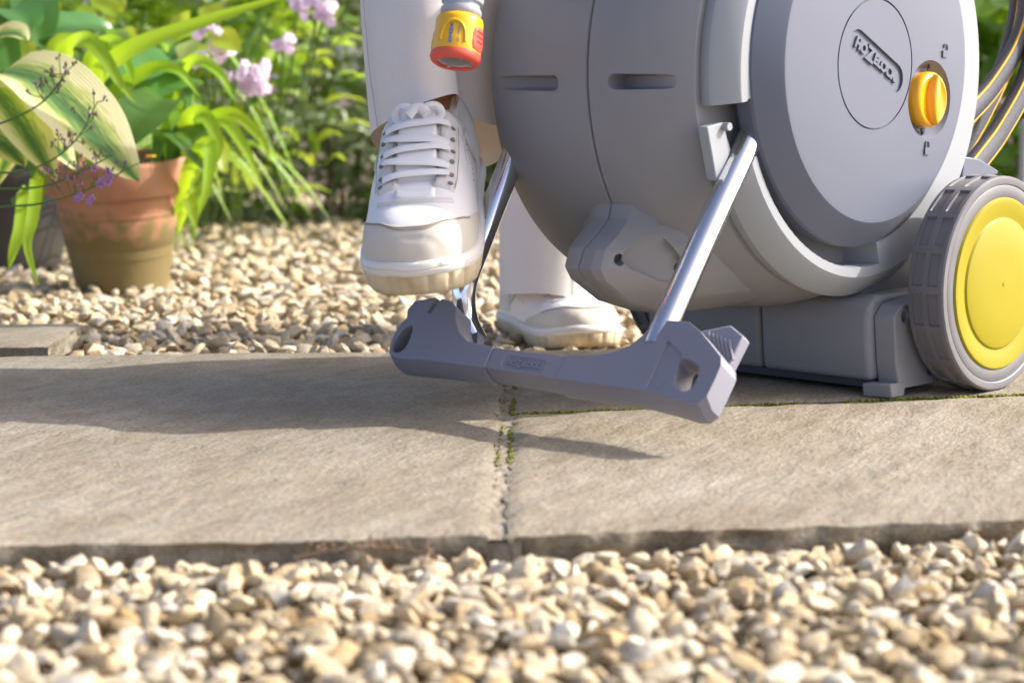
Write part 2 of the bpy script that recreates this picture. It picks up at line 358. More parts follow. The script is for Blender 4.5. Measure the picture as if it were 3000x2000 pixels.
def slab(x0, x1, yf, yb, seed, nx, ny, edge=.0046, th=.030):
    """riven stone flag: uneven top, chipped edges, rough sides"""
    def pos(i, j):
        s = i / nx; t = j / ny
        xl = x0(0) if callable(x0) else x0
        y_l = None
        t_ = t
        # bilinear, with the x limits as functions of y
        ym = (yf(0) + (yb(0) - yf(0)) * t)
        xa = x0(ym) if callable(x0) else x0; xb = x1(ym) if callable(x1) else x1
        x = xa + (xb - xa) * s
        y = yf(x) + (yb(x) - yf(x)) * t
        return x, y
    def en(x, y, k):      # edge jitter
        return noise.noise((x * 38, y * 38, seed + k)) * edge + noise.noise((x * 120, y * 120, seed + k)) * edge * .55 + noise.noise((x * 9, y * 9, seed + k)) * edge * .7
    V = []; F = []
    for j in range(ny + 1):
        for i in range(nx + 1):
            x, y = pos(i, j)
            z = .0016 * noise.noise((x * 5, y * 5, seed)) + .0009 * noise.noise((x * 30 - y * 14, y * 10 + x * 5, seed + 3)) + .0005 * noise.noise((x * 60, y * 60, seed))
            st = noise.noise((x * 3.1 - y * 1.2, y * 4.5 + x * 2, seed + 9)); z += .0020 * (math.floor(st * 6) / 6)
            e = min(i, nx - i, j, ny - j)
            if e == 0:
                z -= .0018 + .0012 * abs(noise.noise((x * 50, y * 50, seed)))
                if j == 0: y += en(x, y, 1) * 1.3
                if j == ny: y += en(x, y, 2)
                if i == 0: x += en(x, y, 3)
                if i == nx: x += en(x, y, 4)
            elif e == 1:
                z -= .0004
                if j == 1: y += en(*pos(i, 0), 1) * 1.0 - .0004
                if j == ny - 1: y += en(*pos(i, ny), 2) * .8
                if i == 1: x += en(*pos(0, j), 3) * .8
                if i == nx - 1: x += en(*pos(nx, j), 4) * .8
            V.append([x, y, z])
    for j in range(ny):
        for i in range(nx):
            a = j * (nx + 1) + i; F.append((a, a + 1, a + nx + 2, a + nx + 1))
    per = [i for i in range(nx + 1)] + [j * (nx + 1) + nx for j in range(1, ny + 1)] + [ny * (nx + 1) + i for i in range(nx - 1, -1, -1)] + [j * (nx + 1) for j in range(ny - 1, 0, -1)]
    cx = sum(v[0] for v in V) / len(V); cy = sum(v[1] for v in V) / len(V)
    prev = per
    for lv in range(1, 6):
        cur = []
        d = th * lv / 5
        for k, q in enumerate(per):
            x, y, z = V[q]
            w = noise.noise((x * 26, y * 26, d * 90 + seed)) * .0075 + noise.noise((x * 80, y * 80, d * 160 + seed)) * .0022 + .0075 * lv / 5
            n1 = V[per[(k + 1) % len(per)]]; n0 = V[per[k - 1]]
            tx, ty = n1[0] - n0[0], n1[1] - n0[1]; L = math.hypot(tx, ty) or 1
            nx_, ny_ = ty / L, -tx / L
            V.append([x - nx_ * (w + .001), y - ny_ * (w + .001), z - d]); cur.append(len(V) - 1)
        for k in range(len(per)):
            F.append((prev[k], cur[k], cur[(k + 1) % len(per)], prev[(k + 1) % len(per)]))
        prev = cur
    F.append(tuple(reversed(prev)))
    return obj('slab', V, F, M['slab'], paving, smooth=55, fix=True)
def strip(y0, y1, n):
    V = []; F = []
    for i in range(n + 1):
        y = y0 + (y1 - y0) * i / n
        for j in range(7):
            x = -.0185 + .0185 * j / 6 + (y - 1.28) * .0112 + .001; V.append((x, y, -.0030 + .0028 * noise.noise((x * 190, y * 190, 2)) + .0022 * noise.noise((x * 70, y * 70, 7))))
    for i in range(n):
        for j in range(6):
            a = i * 7 + j; F.append((a, a + 1, a + 8, a + 7))
    return V, F
obj('mortar_joint', *strip(1.284, 2.13, 420), M['mortar'], paving, smooth=180)
def jl(y): return -.0152 + (y - 1.28) * .011
def jr(y): return -.0042 + (y - 1.28) * .0115
slab(-1.3, jl, front_left, back_left, 1.0, 230, 150)
slab(jr, 1.15, front_right, lambda x: tee(x) - .0030, 14.0, 200, 84)
slab(lambda y: .003 + (y - 1.767) * .006, 1.15, lambda x: tee(x) + .0030, back_right, 27.0, 150, 60)
slab(-1.5, -.505, lambda x: 2.20 + .10 * (x + .5), lambda x: 2.405 - .06 * (x + .5), 41.0, 90, 30, th=.025).location = (0, 0, .002)

# moss in the joints
def moss_line(pts, n, w, zr, sr):
    V = []; F = []
    ico = bmesh.new(); bmesh.ops.create_icosphere(ico, subdivisions=1, radius=1); iv = [v.co.copy() for v in ico.verts]; ifc = [tuple(v.index for v in f.verts) for f in ico.faces]; ico.free()
    for _ in range(n):
        t = random.random() * (len(pts) - 1); k = int(t); p = Vector(pts[k]).lerp(Vector(pts[k + 1]), t - k)
        if noise.noise((p.x * 13, p.y * 13, 5.)) + .25 * random.random() < -.02: continue
        c = Vector((p.x + random.uniform(-w, w), p.y + random.uniform(-w, w), random.uniform(*zr))); s = random.uniform(*sr)
        b = len(V)
        for v in iv: V.append(c + Vector((v.x * s * random.uniform(.7, 1.3), v.y * s * random.uniform(.7, 1.3), v.z * s * .7)))
        F += [tuple(i + b for i in f) for f in ifc]
    return V, F
tee_pts = [(x, tee(x), 0) for x in np.linspace(.004, .62, 20)]
jnt_pts = [(jr(y) - .0008, y, 0) for y in np.linspace(1.5, 2.05, 16)]
jnt_pts2 = [(jl(y) + .0014, y, 0) for y in np.linspace(1.45, 2.05, 16)]
tag(obj('moss', *merge([moss_line(tee_pts, 3000, .0020, (-.006, -.0006), (.0008, .0022)), moss_line(jnt_pts, 520, .0022, (-.005, -.001), (.0008, .002)),
                        moss_line(jnt_pts2, 200, .0014, (-.005, -.001), (.0008, .0018))]), M['moss'], paving, smooth=0, fix=False), kind='stuff')

# gravel
def stone_shapes(k, sub, seed):
    out = []; rg = np.random.default_rng(seed)
    bm = bmesh.new(); bmesh.ops.create_icosphere(bm, subdivisions=sub, radius=1)
    base = np.array([v.co[:] for v in bm.verts]); faces = np.array([[v.index for v in f.verts] for f in bm.faces]); bm.free()
    for _ in range(k):
        v = base.copy()
        for _c in range(13):
            d = rg.normal(size=3); d /= np.linalg.norm(d); c = rg.uniform(.46, .86)
            e = np.maximum(0, v @ d - c); v -= np.outer(e * .72, d)
        f = rg.normal(size=(3, 3)) * 1.3; ph = rg.uniform(0, 6, 3)
        v *= (1 + .05 * np.sin(v @ f.T + ph).sum(1))[:, None]
        v /= np.abs(v).max(0)
        out.append(v)
    return out, faces
def rot_mats(n, tilt):
    az = RNG.uniform(0, 2 * np.pi, n); ax = RNG.normal(size=(n, 2)) * tilt
    ca, sa = np.cos(az), np.sin(az); Z = np.zeros(n); O1 = np.ones(n)
    Rz = np.stack([np.stack([ca, -sa, Z], 1), np.stack([sa, ca, Z], 1), np.stack([Z, Z, O1], 1)], 1)
    c1, s1 = np.cos(ax[:, 0]), np.sin(ax[:, 0]); Rx = np.stack([np.stack([O1, Z, Z], 1), np.stack([Z, c1, -s1], 1), np.stack([Z, s1, c1], 1)], 1)
    c2, s2 = np.cos(ax[:, 1]), np.sin(ax[:, 1]); Ry = np.stack([np.stack([c2, Z, s2], 1), np.stack([Z, O1, Z], 1), np.stack([-s2, Z, c2], 1)], 1)
    return Rz @ Rx @ Ry
def stone_field(x0, x1, y0, y1, cell, zlo, zhi, smin, smax, ok):
    nx = int((x1 - x0) / cell); ny = int((y1 - y0) / cell)
    gx, gy = np.meshgrid(np.arange(nx), np.arange(ny)); n = gx.size
    P = np.stack([x0 + (gx.ravel() + RNG.uniform(-.15, 1.15, n)) * cell, y0 + (gy.ravel() + RNG.uniform(-.15, 1.15, n)) * cell, RNG.uniform(zlo, zhi, n)], 1)
    s = smin + (smax - smin) * RNG.beta(1.5, 3.2, n)
    S = np.stack([s * RNG.uniform(.95, 1.3, n), s * RNG.uniform(.55, .95, n), s * RNG.uniform(.38, .75, n)], 1)
    keep = np.array([ok(*p[:2]) for p in P])
    return P[keep], S[keep]
def stones_mesh(name, P, S, shapes, faces, material, parent, tilt=.35):
    n = len(P); var = RNG.integers(0, len(shapes), n); Rm = rot_mats(n, tilt)
    B = np.stack(shapes)[var]; V = np.einsum('nij,nvj->nvi', Rm, B * S[:, None, :]) + P[:, None, :]
    nv = B.shape[1]; F = (faces[None] + (np.arange(n) * nv)[:, None, None]).reshape(-1, 3)
    me = bpy.data.meshes.new(name); me.from_pydata(V.reshape(-1, 3), [], F)
    me.polygons.foreach_set('use_smooth', [True] * len(me.polygons)); me.set_sharp_from_angle(angle=R(38)); me.materials.append(material)
    o = bpy.data.objects.new(name, me); COL.objects.link(o); o.parent = parent
    return tag(o, kind='stuff')
SH1, F1 = stone_shapes(14, 1, 3); SH2, F2 = stone_shapes(14, 2, 5)

gravel = tag(obj('gravel_bed', *sheet(-4, 4, -1.5, 6.4, -.052, 80, 80, .004, 3), M['gravel_base'], smooth=180, fix=False), kind='structure')
def in_paving(x, y):
    f = front_left(x) if x < -.01 else front_right(x); b = back_left(x) if x < 0 else back_right(x)
    if f - .004 < y < b + .006 and -1.3 < x < 1.16: return True
    return -1.5 < x < -.50 and 2.19 < y < 2.405
near_ok = lambda x, y: not in_paving(x, y) and abs(x) < .32 * y + .45
P1, S1 = stone_field(-.95, 1.0, .60, 1.52, .0130, -.034, -.021, .005, .012, near_ok)
stones_mesh('gravel', P1, S1, SH1, F1, M['pebbles'], gravel)
P2, S2 = stone_field(-.95, 1.0, .60, 1.52, .0122, -.019, -.009, .0042, .0150, near_ok)
fr = np.array([front_left(x) if x < -.01 else front_right(x) for x in P2[:, 0]])
P2[:, 2] -= np.clip((.035 - (fr - P2[:, 1])) / .035, 0, 1) * .010       # thinner against the stone edge
big = S2[:, 0] / P2[:, 1] * (np.abs(P2[:, 0]) < .245 * P2[:, 1]) * (P2[:, 1] < 1.35) * (P2[:, 1] > .93)
top = np.argsort(-big)[:300]; rest = np.setdiff1d(np.arange(len(P2)), top)
stones_mesh('gravel', P2[rest], S2[rest], SH1, F1, M['pebbles'], gravel, .5)
pm = []
for s in SH2:
    me = bpy.data.meshes.new('pebble'); me.from_pydata(s, [], F2); me.polygons.foreach_set('use_smooth', [True] * len(me.polygons)); me.set_sharp_from_angle(angle=R(34)); me.materials.append(M['pebble']); pm.append(me)
for i in top:
    o = bpy.data.objects.new('pebble', pm[random.randrange(len(pm))]); COL.objects.link(o); o.parent = gravel
    o.location = P2[i]; o.scale = S2[i]; o.rotation_euler = (random.gauss(0, .4), random.gauss(0, .4), random.uniform(0, 6.28))
far_ok = lambda x, y: not in_paving(x, y) and abs(x) < .30 * y + .7
P3, S3 = stone_field(-1.5, 1.55, 2.12, 3.05, .0165, -.042, -.019, .007, .018, far_ok)
stones_mesh('gravel', P3, S3, SH1, F1, M['pebbles'], gravel, .45)
SH0, F0 = stone_shapes(12, 1, 9)
P4, S4 = stone_field(-2.0, 2.1, 3.02, 5.6, .025, -.042, -.020, .009, .021, lambda x, y: abs(x) < .33 * y + .5)
bm = bmesh.new(); bmesh.ops.create_icosphere(bm, subdivisions=1, radius=1); bm.free()
stones_mesh('gravel', P4, S4, SH0, F0, M['pebbles'], gravel, .45)

# ------------------------------------------------------------------ hose reel cart
# local frame: x = along the axle, outwards on the lock-dial side; f = forwards (stored as -y); z up
RO = Vector((.4464, 1.885, 0)); RZ = R(-44)
reel = empty('hose_reel', RO, RZ)
tag(reel, 'grey plastic hose reel cart with yellow wheels and chrome legs on the paving', 'hose reel')
def L(a, f, z): return (a, -f, z)
def ring_a(a, r, cf, cz, n, w=None):
    out = []
    for k in range(n):
        q = 2 * math.pi * k / n; rr = r if w is None else w(q, r)
        out.append(L(a, cf + rr * math.cos(q), cz + rr * math.sin(q)))
    return out
def lathe_a(profile, cf, cz, n=96, cap=True):
    return loft_vf([ring_a(a, max(r, 1e-4), cf, cz, n) for a, r in profile], cap)
def part(o, parent=None):
    o.parent = parent or reel; return o
def text_vf(s, size, depth, org, right, up, space=1.0, bold=.0):
    cu = bpy.data.curves.new('t', 'FONT'); cu.body = s; cu.size = size; cu.extrude = depth; cu.align_x = 'LEFT'; cu.align_y = 'BOTTOM_BASELINE' if False else 'BOTTOM'
    cu.space_character = space; cu.offset = bold; cu.resolution_u = 3
    o = bpy.data.objects.new('t', cu); COL.objects.link(o); dg = bpy.context.evaluated_depsgraph_get(); dg.update()
    me = bpy.data.meshes.new_from_object(o.evaluated_get(dg))
    rt = Vector(right).normalized(); u = Vector(up).normalized(); nn = rt.cross(u)
    V = [Vector(org) + rt * v.co.x + u * v.co.y + nn * v.co.z for v in me.vertices]; F = [tuple(p.vertices) for p in me.polygons]
    bpy.data.objects.remove(o); bpy.data.meshes.remove(me); bpy.data.curves.remove(cu)
    return V, F
def width_of(vf, org, right):
    rt = Vector(right).normalized(); d = [(Vector(v) - Vector(org)).dot(rt) for v in vf[0]]; return max(d)
def logo(org, right, up, h, depth):
    """the brand word: small caps with a tall dropped Z"""
    rt = Vector(right).normalized(); u = Vector(up).normalized(); parts = []; x = 0; b = h * .055
    for s, k, dz in (('HO', 1, 0), ('Z', 1.45, -.33), ('ELOCK', 1, 0)):
        o = Vector(org) + rt * x + u * (dz * h * .72)
        vf = text_vf(s, h * k, depth, o, right, up, .92, b); parts.append(vf)
        x += width_of(vf, o, right) + h * (.02 if s == 'HO' else -.02)
    return merge(parts), x

DC, DZ = .12, .296          # drum centre (f, z)
def drum_r(a):
    x = (a + .19) / .090 if a > -.19 else (-.19 - a) / .150
    b = max(0., 1 - x ** (2.2 if a > -.19 else 3.4))
    return lambda q, r: .200 + .034 * b * (.56 + .44 * max(-.2, math.cos(q)))
def half_drum(a0, a1, lip_first):
    st = [a0 + (a1 - a0) * (i / 14) for i in range(15)]
    rings = []
    for i, a in enumerate(st):
        w = drum_r(a); dr = 0
        if (i == 0 and lip_first) or (i == 14 and not lip_first): dr = -.0022
        rings.append([L(a, DC + (w(2 * math.pi * k / 144, 0) + dr) * math.cos(2 * math.pi * k / 144), DZ + (w(2 * math.pi * k / 144, 0) + dr) * math.sin(2 * math.pi * k / 144)) for k in range(144)])
        if (i == 0 and lip_first) or (i == 13 and not lip_first):
            e = .0012 if lip_first else 0
            a2 = a + (.0012 if lip_first else 0) if lip_first else a1 - .0012
            w2 = drum_r(a2); rings.append([L(a2, DC + w2(2 * math.pi * k / 144, 0) * math.cos(2 * math.pi * k / 144), DZ + w2(2 * math.pi * k / 144, 0) * math.sin(2 * math.pi * k / 144)) for k in range(144)])
    return loft_vf(rings)
def capsule(a0, a1, f, z, r, name='c'):
    prof = [(a0, r * .02), (a0 + r * .3, r * .7), (a0 + r, r), (a1 - r, r), (a1 - r * .3, r * .7), (a1, r * .02)]
    return obj(name, *lathe_a(prof, f, z, 20), None, smooth=0)
near = obj('shell_half', *half_drum(-.1893, -.100, True), M['shell'], smooth=40)
def slot_cutter(a0, a1, z, r, f0):
    pts = []
    for ce, q0 in ((a1 - r, -math.pi / 2), (a0 + r, math.pi / 2)):
        for i in range(9):
            q = q0 + math.pi * i / 8; pts.append((ce + r * math.cos(q), z + r * math.sin(q)))
    return obj('c', *loft_vf([[L(a, f0, z_ * 1.0 - (z_ - z) * .25) for a, z_ in pts], [L(a, f0 + .004, z_) for a, z_ in pts], [L(a, f0 + .06, z_ + (z_ - z) * .3) for a, z_ in pts]]), None, smooth=0)
cut(near, [slot_cutter(-.168, -.080, .2862, .0062, .3290)], 40)
bev(near, .0012, 2, 35)
far = obj('shell_half', *half_drum(-.332, -.1907, False), M['shell'], smooth=40)
cut(far, [slot_cutter(-.335, -.224, .2848, .0062, .3390)], 40)
bev(far, .0012, 2, 35)
part(near); part(far)

# front boss with screw holes, also in two halves
def boss_prof(k):
    full = [(.20, .215), (.3200, .192), (.3210, .180), (.3245, .168), (.338, .1555), (.3565, .1435), (.3635, .127), (.356, .116), (.322, .095), (.275, .082), (.20, .080)]
    flush = [(.19, .205), (.288, .190), (.284, .181), (.277, .170), (.267, .158), (.258, .147), (.240, .132), (.226, .121), (.186, .104), (.16, .098), (.14, .096)]
    return [(a[0] * k + b[0] * (1 - k), a[1] * k + b[1] * (1 - k)) for a, b in zip(full, flush)]
def boss(stations):
    return loft_vf([[L(a, f, z) for f, z in boss_prof(k)] for a, k in stations])
def cyl_between(p, q, r, n=20):
    V, F = tube_vf([p, q], r, n); return obj('c', V, F, None, smooth=0)
def bside(a, s_):      # point on the slanting side of the boss
    p = boss_prof(.96 + (a + .169) / .055 * (-.98)); i = min(int(s_), 9); t = s_ - i
    return Vector(L(a, p[i][0] + (p[i + 1][0] - p[i][0]) * t, p[i][1] + (p[i + 1][1] - p[i][1]) * t))
bn = obj('boss_half', *boss([(-.1893, 1), (-.176, 1), (-.169, .96), (-.114, -.02)]), M['shell'], smooth=50)
tri = [bside(*q) for q in ((-.153, 4.2), (-.145, 4.2), (-.136, 5.8), (-.144, 7.2), (-.150, 7.3), (-.159, 6.1), (-.162, 5.3))]
tc_ = sum(tri, Vector()) / len(tri)
nrm = (tri[1] - tri[4]).cross(tri[6] - tri[2]).normalized()
if nrm.x < 0: nrm = -nrm
tri = [p - nrm * (p - tc_).dot(nrm) for p in tri]
tri = [q for i in range(7) for q in (tri[i].lerp(tri[i - 1], .18), tri[i].lerp(tri[(i + 1) % 7], .18))]
tri_c = obj('c', *loft_vf([[p - nrm * .0042 for p in tri], [p + nrm * .03 for p in tri]]), None, smooth=0)
h1 = bside(-.162, 5.6); h2 = bside(-.139, 6.5)
cut(bn, [tri_c, cyl_between(h1 - nrm * .014, h1 + nrm * .03, .0052), cyl_between(h2 - nrm * .014, h2 + nrm * .03, .0048)], 40)
part(bev(bn, .0016, 3, 28))
part(bev(obj('boss_half', *boss([(-.266, -.02), (-.211, .96), (-.204, 1), (-.1907, 1)]), M['shell'], smooth=50), .0016, 3, 28))

# side panels (light grey), near one with the leg recess
FC, FZ = .1085, .2965
def side_panel(sgn, base):
    prof = [(-.118, .186), (-.112, .199), (-.098, .2045), (-.090, .205), (-.0865, .203), (-.0725, .1895), (-.0705, .1865), (-.0702, .06), (-.0702, .0005)]
    if sgn < 0: prof = [(-.38 - a, r) for a, r in prof]
    return obj('side_panel', *lathe_a(prof, FC, FZ, 144), M['panel'], smooth=25)
sp = side_panel(1, 0)
def sector(r0, r1, q0, q1, a0, a1, da=0., n=28, q1b=None, r1b=None):
    q1b = q1 if q1b is None else q1b; r1b = r1 if r1b is None else r1b
    def rr(a, qe, ro):
        out = []
        for i in range(n + 1):
            q = q0 + (qe - q0) * i / n; out.append(L(a, FC + ro * math.cos(q), FZ + ro * math.sin(q)))
        for i in range(n, -1, -1):
            q = q0 + (qe - q0) * i / n; out.append(L(a, FC + r0 * math.cos(q), FZ + r0 * math.sin(q)))
        return out
    return obj('c', *loft_vf([rr(a0, q1b, r1b), rr(a1, q1, r1)]), None, smooth=0)
cut(sp, [sector(.02, .182, R(-8), R(-104), -.1055, -.03, q1b=R(-92), r1b=.176), sector(.12, .26, R(-8.5), R(-24), -.1035, -.03, q1b=R(-24))], 25)
part(bev(sp, .0016, 2, 35)); sp['label'] = 'light grey lock dial side panel'
part(side_panel(-1, 0))
# little bracket and peg beside the leg pocket
br = [(.3235, .2490), (.302, .2525), (.2905, .229), (.3065, .2030), (.3105, .2050)]
part(obj('pocket_bracket', *loft_vf([[L(-.0830, f, z) for f, z in br], [L(-.0935, f, z) for f, z in br]]), M['panel'], smooth=25, bevel=.0012))
part(obj('peg', *tube_vf([L(-.09, .3005, .249), L(-.077, .3005, .249)], .0034, 14), M['panel']))
# rim bumps at the back of the panel
for q in (163, 172.5, 184, 193):
    V, F = tube_vf([L(-.103, FC + .2035 * math.cos(R(q)), FZ + .2035 * math.sin(R(q))), L(-.0885, FC + .2035 * math.cos(R(q)), FZ + .2035 * math.sin(R(q)))], .0062, 16)
    part(obj('grip_ridge', V, F, M['panel'], bevel=.002))
tb = [(-.085, .2135), (-.1135, .2102), (-.1493, .1975), (-.1482, .1938), (-.1019, .1886), (-.08, .188)]
part(obj('rear_tab', *loft_vf([[L(-.088, f, z) for f, z in tb], [L(-.118, f, z) for f, z in tb]]), M['disc'], smooth=25, bevel=.0015))

# round cover with badge, ring groove, lock dial
CC, CZ = .1205, .3015
cover = obj('cover', *lathe_a([(-.100, .150), (-.086, .1625), (-.0715, .1635), (-.0685, .1625), (-.0525, .1435), (-.0505, .1405), (-.0500, .137), (-.0488, .06), (-.0486, .0005)], CC, CZ, 160), M['disc'], smooth=20)
groove = obj('c', *loft_vf([ring_a(-.0492 - .0009 * (k in (1, 2)), r, CC + .009, CZ, 120) for k, r in enumerate((.0582, .0574, .0562, .0554))] + [ring_a(-.03, r, CC + .009, CZ, 120) for r in (.0553, .0583)], False), None, smooth=0)
# close the groove cutter into a ring
def ring_cutter(r, w, a0, a1, cf, cz, n=120):
    rings = [ring_a(a0, r - w, cf, cz, n), ring_a(a0, r + w, cf, cz, n), ring_a(a1, r + w, cf, cz, n), ring_a(a1, r - w, cf, cz, n)]
    V, F = loft_vf(rings, False); k = 3 * n
    F += [(k + i, k + (i + 1) % n, (i + 1) % n, i) for i in range(n)]
    return obj('c', V, F, None, smooth=0)
bpy.data.objects.remove(groove)
TR_ = Vector((0, 1, -.50)).normalized(); TU_ = Vector((0, .50, 1)).normalized()     # text right / up on the cover (x = outwards)
BC = Vector(L(-.0486, .1285, .3035))
def pill(c, rt, up, hw, hh, x0, x1, n=14):
    pts = []
    for s, q0 in ((1, -math.pi / 2), (-1, math.pi / 2)):
        for i in range(n + 1):
            q = q0 + math.pi * i / n; pts.append(c + rt * (s * (hw - hh) + hh * math.cos(q)) + up * (hh * math.sin(q)))
    nn = rt.cross(up).normalized()
    return loft_vf([[p + nn * x0 for p in pts], [p + nn * x1 for p in pts]])
DF, DZZ = .0405, .2695
dish = obj('c', *lathe_a([(-.0585, .0005), (-.0585, .0290), (-.0570, .0305), (-.0480, .0368), (-.03, .046), (-.03, .0005)], DF, DZZ, 72), None, smooth=0)
cut(cover, [ring_cutter(.0572, .00085, -.0505, -.03, CC + .009, CZ), obj('c', *pill(BC, TR_, TU_, .0460, .0134, -.0024, .03), None, smooth=0), dish], 20)
part(bev(cover, .0005, 2, 40)); cover['label'] = 'round grey cover with raised lettering'
(lv, lf), lw = logo((0, 0, 0), (1, 0, 0), (0, 1, 0), .0145, .0008)
sc_ = .072 / lw
(lv, lf), lw = logo(BC - TR_ * .036 - TU_ * (.0053 * sc_ * 1.05), TR_, TU_, .0145 * sc_, .0010)
part(obj('lettering', [v - Vector((.0014, 0, 0)) for v in lv], lf, M['disc'], smooth=0, fix=False), cover)
def padlock(f, z, open_):
    V = []; F = []
    c = Vector(L(-.0490, f, z)); ry = Vector((0, 1, 0)); u = Vector((0, 0, 1)); nn = Vector((1, 0, 0))
    pts = [c + ry * (-.0042) + u * (-.0052), c + ry * .0042 + u * (-.0052), c + ry * .0042 + u * .001, c - ry * .0042 + u * .001]
    b = loft_vf([[p for p in pts], [p + nn * .0011 for p in pts]])
    arc = [c + ry * (.0028 * math.cos(q) + (.001 if open_ else 0)) + u * (.0042 + .0028 * math.sin(q)) + nn * .0004 for q in np.linspace(0, math.pi, 9)]
    arc = [arc[0] - u * (.0032)] + arc + ([arc[-1] - u * .0032] if not open_ else [arc[-1] - u * .001])
    return merge([b, tube_vf(arc, .0007, 6)])
for f, z, op in ((.0175, .3135, True), (.0433, .2250, False)):
    part(obj('padlock_mark', *padlock(f, z, op), M['disc'], smooth=40), cover)
for f, z, s in ((.0360, .2995, 1), (.0445, .2395, -1)):
    c = Vector(L(-.0545, f, z)); part(obj('pointer_mark', [c + Vector((0, 0, .004 * s)), c + Vector((0, .0028, -.004 * s)), c + Vector((0, -.0028, -.004 * s)), c + Vector((.0022, 0, 0))], [(0, 1, 3), (1, 2, 3), (2, 0, 3), (0, 2, 1)], M['darkplastic'], smooth=0), cover)
dial = obj('lock_dial', *lathe_a([(-.066, .0245), (-.052, .0255), (-.0485, .0254), (-.0462, .0240), (-.0452, .0215), (-.0462, .0195), (-.0472, .017), (-.0475, .0004)], DF, DZZ, 64), M['dial'], smooth=40)
part(dial); dial['label'] = 'yellow lock dial with grip fin'
fin_r = []
for x, k in ((-.048, 1.0), (-.0430, .86), (-.0405, .62), (-.0398, .30)):
    fin_r.append([Vector((x, -DF + .0078 * k * math.sin(q) * abs(math.sin(q)) ** .3, DZZ + .0238 * (1 - (1 - k) * .16) * math.cos(q))) for q in [2 * math.pi * i / 40 for i in range(40)]])
ff = obj('grip_fin', *loft_vf(fin_r), M['dial'], smooth=50); part(ff, dial); ff.rotation_euler = (0, 0, 0)

# wheels
WF, WZ, WR = -.011, .1, .1
def tyre_vf(a_out, sgn):
    """tread with two staggered rows of sunk pockets; a runs inwards from the outer face"""
    n = 17; per = [0, .10, .135, .50, .865, .90, 1.0]; depth = [0, 0, 1, 1, 1, 0]
    A_ = [.0, .0016, .0050, .0056, .0158, .0164, .0214, .0220, .0322, .0328, .0366, .0385]
    pk = [0, 0, 0, 1, 1, 0, 0, 2, 2, 0, 0, 0]
    crown = [-.0018, -.0004, 0, 0, .0003, .0003, .0003, .0003, 0, 0, -.0008, -.0040]
    angs = []
    for i in range(n):
        for p in (0, .09, .12, .32, .5, .68, .88, .91): angs.append((i, p))
    rings = []
    for i, a in enumerate(A_):
        ring = []
        for (m, p) in angs:
            sh = .0 if pk[i] != 2 else .0
            q = 2 * math.pi * (m + p) / n; inp = pk[i] and (.105 < p < .895)
            r = WR + crown[i] - (.0021 if inp else 0)
            ring.append(L(a_out - sgn * a, WF + r * math.cos(q), WZ + r * math.sin(q)))
        rings.append(ring)
    na = len(angs)
    def plain(a, r): return [L(a_out - sgn * a, WF + r * math.cos(2 * math.pi * (m + p) / n), WZ + r * math.sin(2 * math.pi * (m + p) / n)) for (m, p) in angs]
    rings = [plain(.006, .078), plain(.0010, .0805), plain(.0006, .0820), plain(.0003, .0905), plain(.0009, .0915), plain(.0001, .0925), plain(-.0002, .0965)] + rings + [plain(.0385, .085), plain(.030, .083), plain(.030, .03)]
    return loft_vf(rings, True)
def wheel(a_out, sgn, lab):
    hub = obj('wheel', *lathe_a([(a_out - sgn * a, r) for a, r in ((.034, .0005), (.034, .024), (.014, .030), (.014, .076), (.005, .0802), (.0008, .0802), (-.0010, .0788), (-.0013, .0755), (.0004, .0660), (.0010, .0615), (-.0006, .0598), (-.0016, .0560), (-.0026, .030), (-.0030, .0022), (-.0036, .0018), (-.0036, .0004))], WF, WZ, 96), M['yellow'], smooth=28)
    part(hub); hub['label'] = lab
    part(obj('tyre', *tyre_vf(a_out, sgn), M['tyre'], smooth=34), hub)
wheel(0, 1, 'yellow wheel with grey treaded tyre, lock dial side')
wheel(-.380, -1, 'wheel behind the drum')
part(obj('axle', *tube_vf([L(-.02, WF, WZ), L(-.36, WF, WZ)], .008, 16), M['chrome']))

# base skirt in two halves, end bracket, lip, foot pads
def skirt(a0, a1):
    out = []
    for z, fo, b0, b1 in ((.0135, .101, 0, 0), (.03, .1035, 0, 0), (.070, .1070, 0, 0), (.086, .103, 0, 0), (.092, .09, 0, 0)):
        out.append([L(a0, fo, z), L(a1, fo, z), L(a1, -.11, z), L(a0, -.11, z)])
    return loft_vf(out)
part(obj('base_half', *skirt(-.1893, -.066), M['shell'], smooth=25, bevel=.0055, seg=4))
part(obj('base_half', *skirt(-.318, -.1907), M['shell'], smooth=25, bevel=.0055, seg=4))
part(obj('base_core', *box_vf((-.30, -.085, .085), (-.088, .10, .150)), M['shell'], smooth=0))
part(obj('base_lip', *box_vf((-.312, -.094, .0060), (-.068, .10, .0145)), M['darkplastic'], smooth=0, bevel=.001))
eb = [(.088, .006), (.094, .030), (.099, .074), (.088, .084), (.05, .089), (.0, .108), (-.05, .11), (-.07, .06), (-.04, .016), (.03, .006)]
ebo = obj('axle_bracket', *loft_vf([[L(-.0655, f, z) for f, z in eb], [L(-.0445, f * .97 + .001, z * .985 + .001) for f, z in eb]]), M['shell'], smooth=25)
cut(ebo, [cyl_between(Vector(L(-.052, .080, .0735)), Vector(L(-.03, .080, .0735)), .0052), cyl_between(Vector(L(-.052, .034, .021)), Vector(L(-.03, .034, .021)), .0062)], 25)
part(bev(ebo, .0015, 2, 35))
eb2 = [L(-.38 - v[0], -v[1], v[2]) for v in loft_vf([[L(-.0655, f, z) for f, z in eb], [L(-.0445, f, z) for f, z in eb]])[0]]
part(obj('axle_bracket', eb2, loft_vf([[L(-.0655, f, z) for f, z in eb], [L(-.0445, f, z) for f, z in eb]])[1], M['shell'], smooth=25, bevel=.0015))
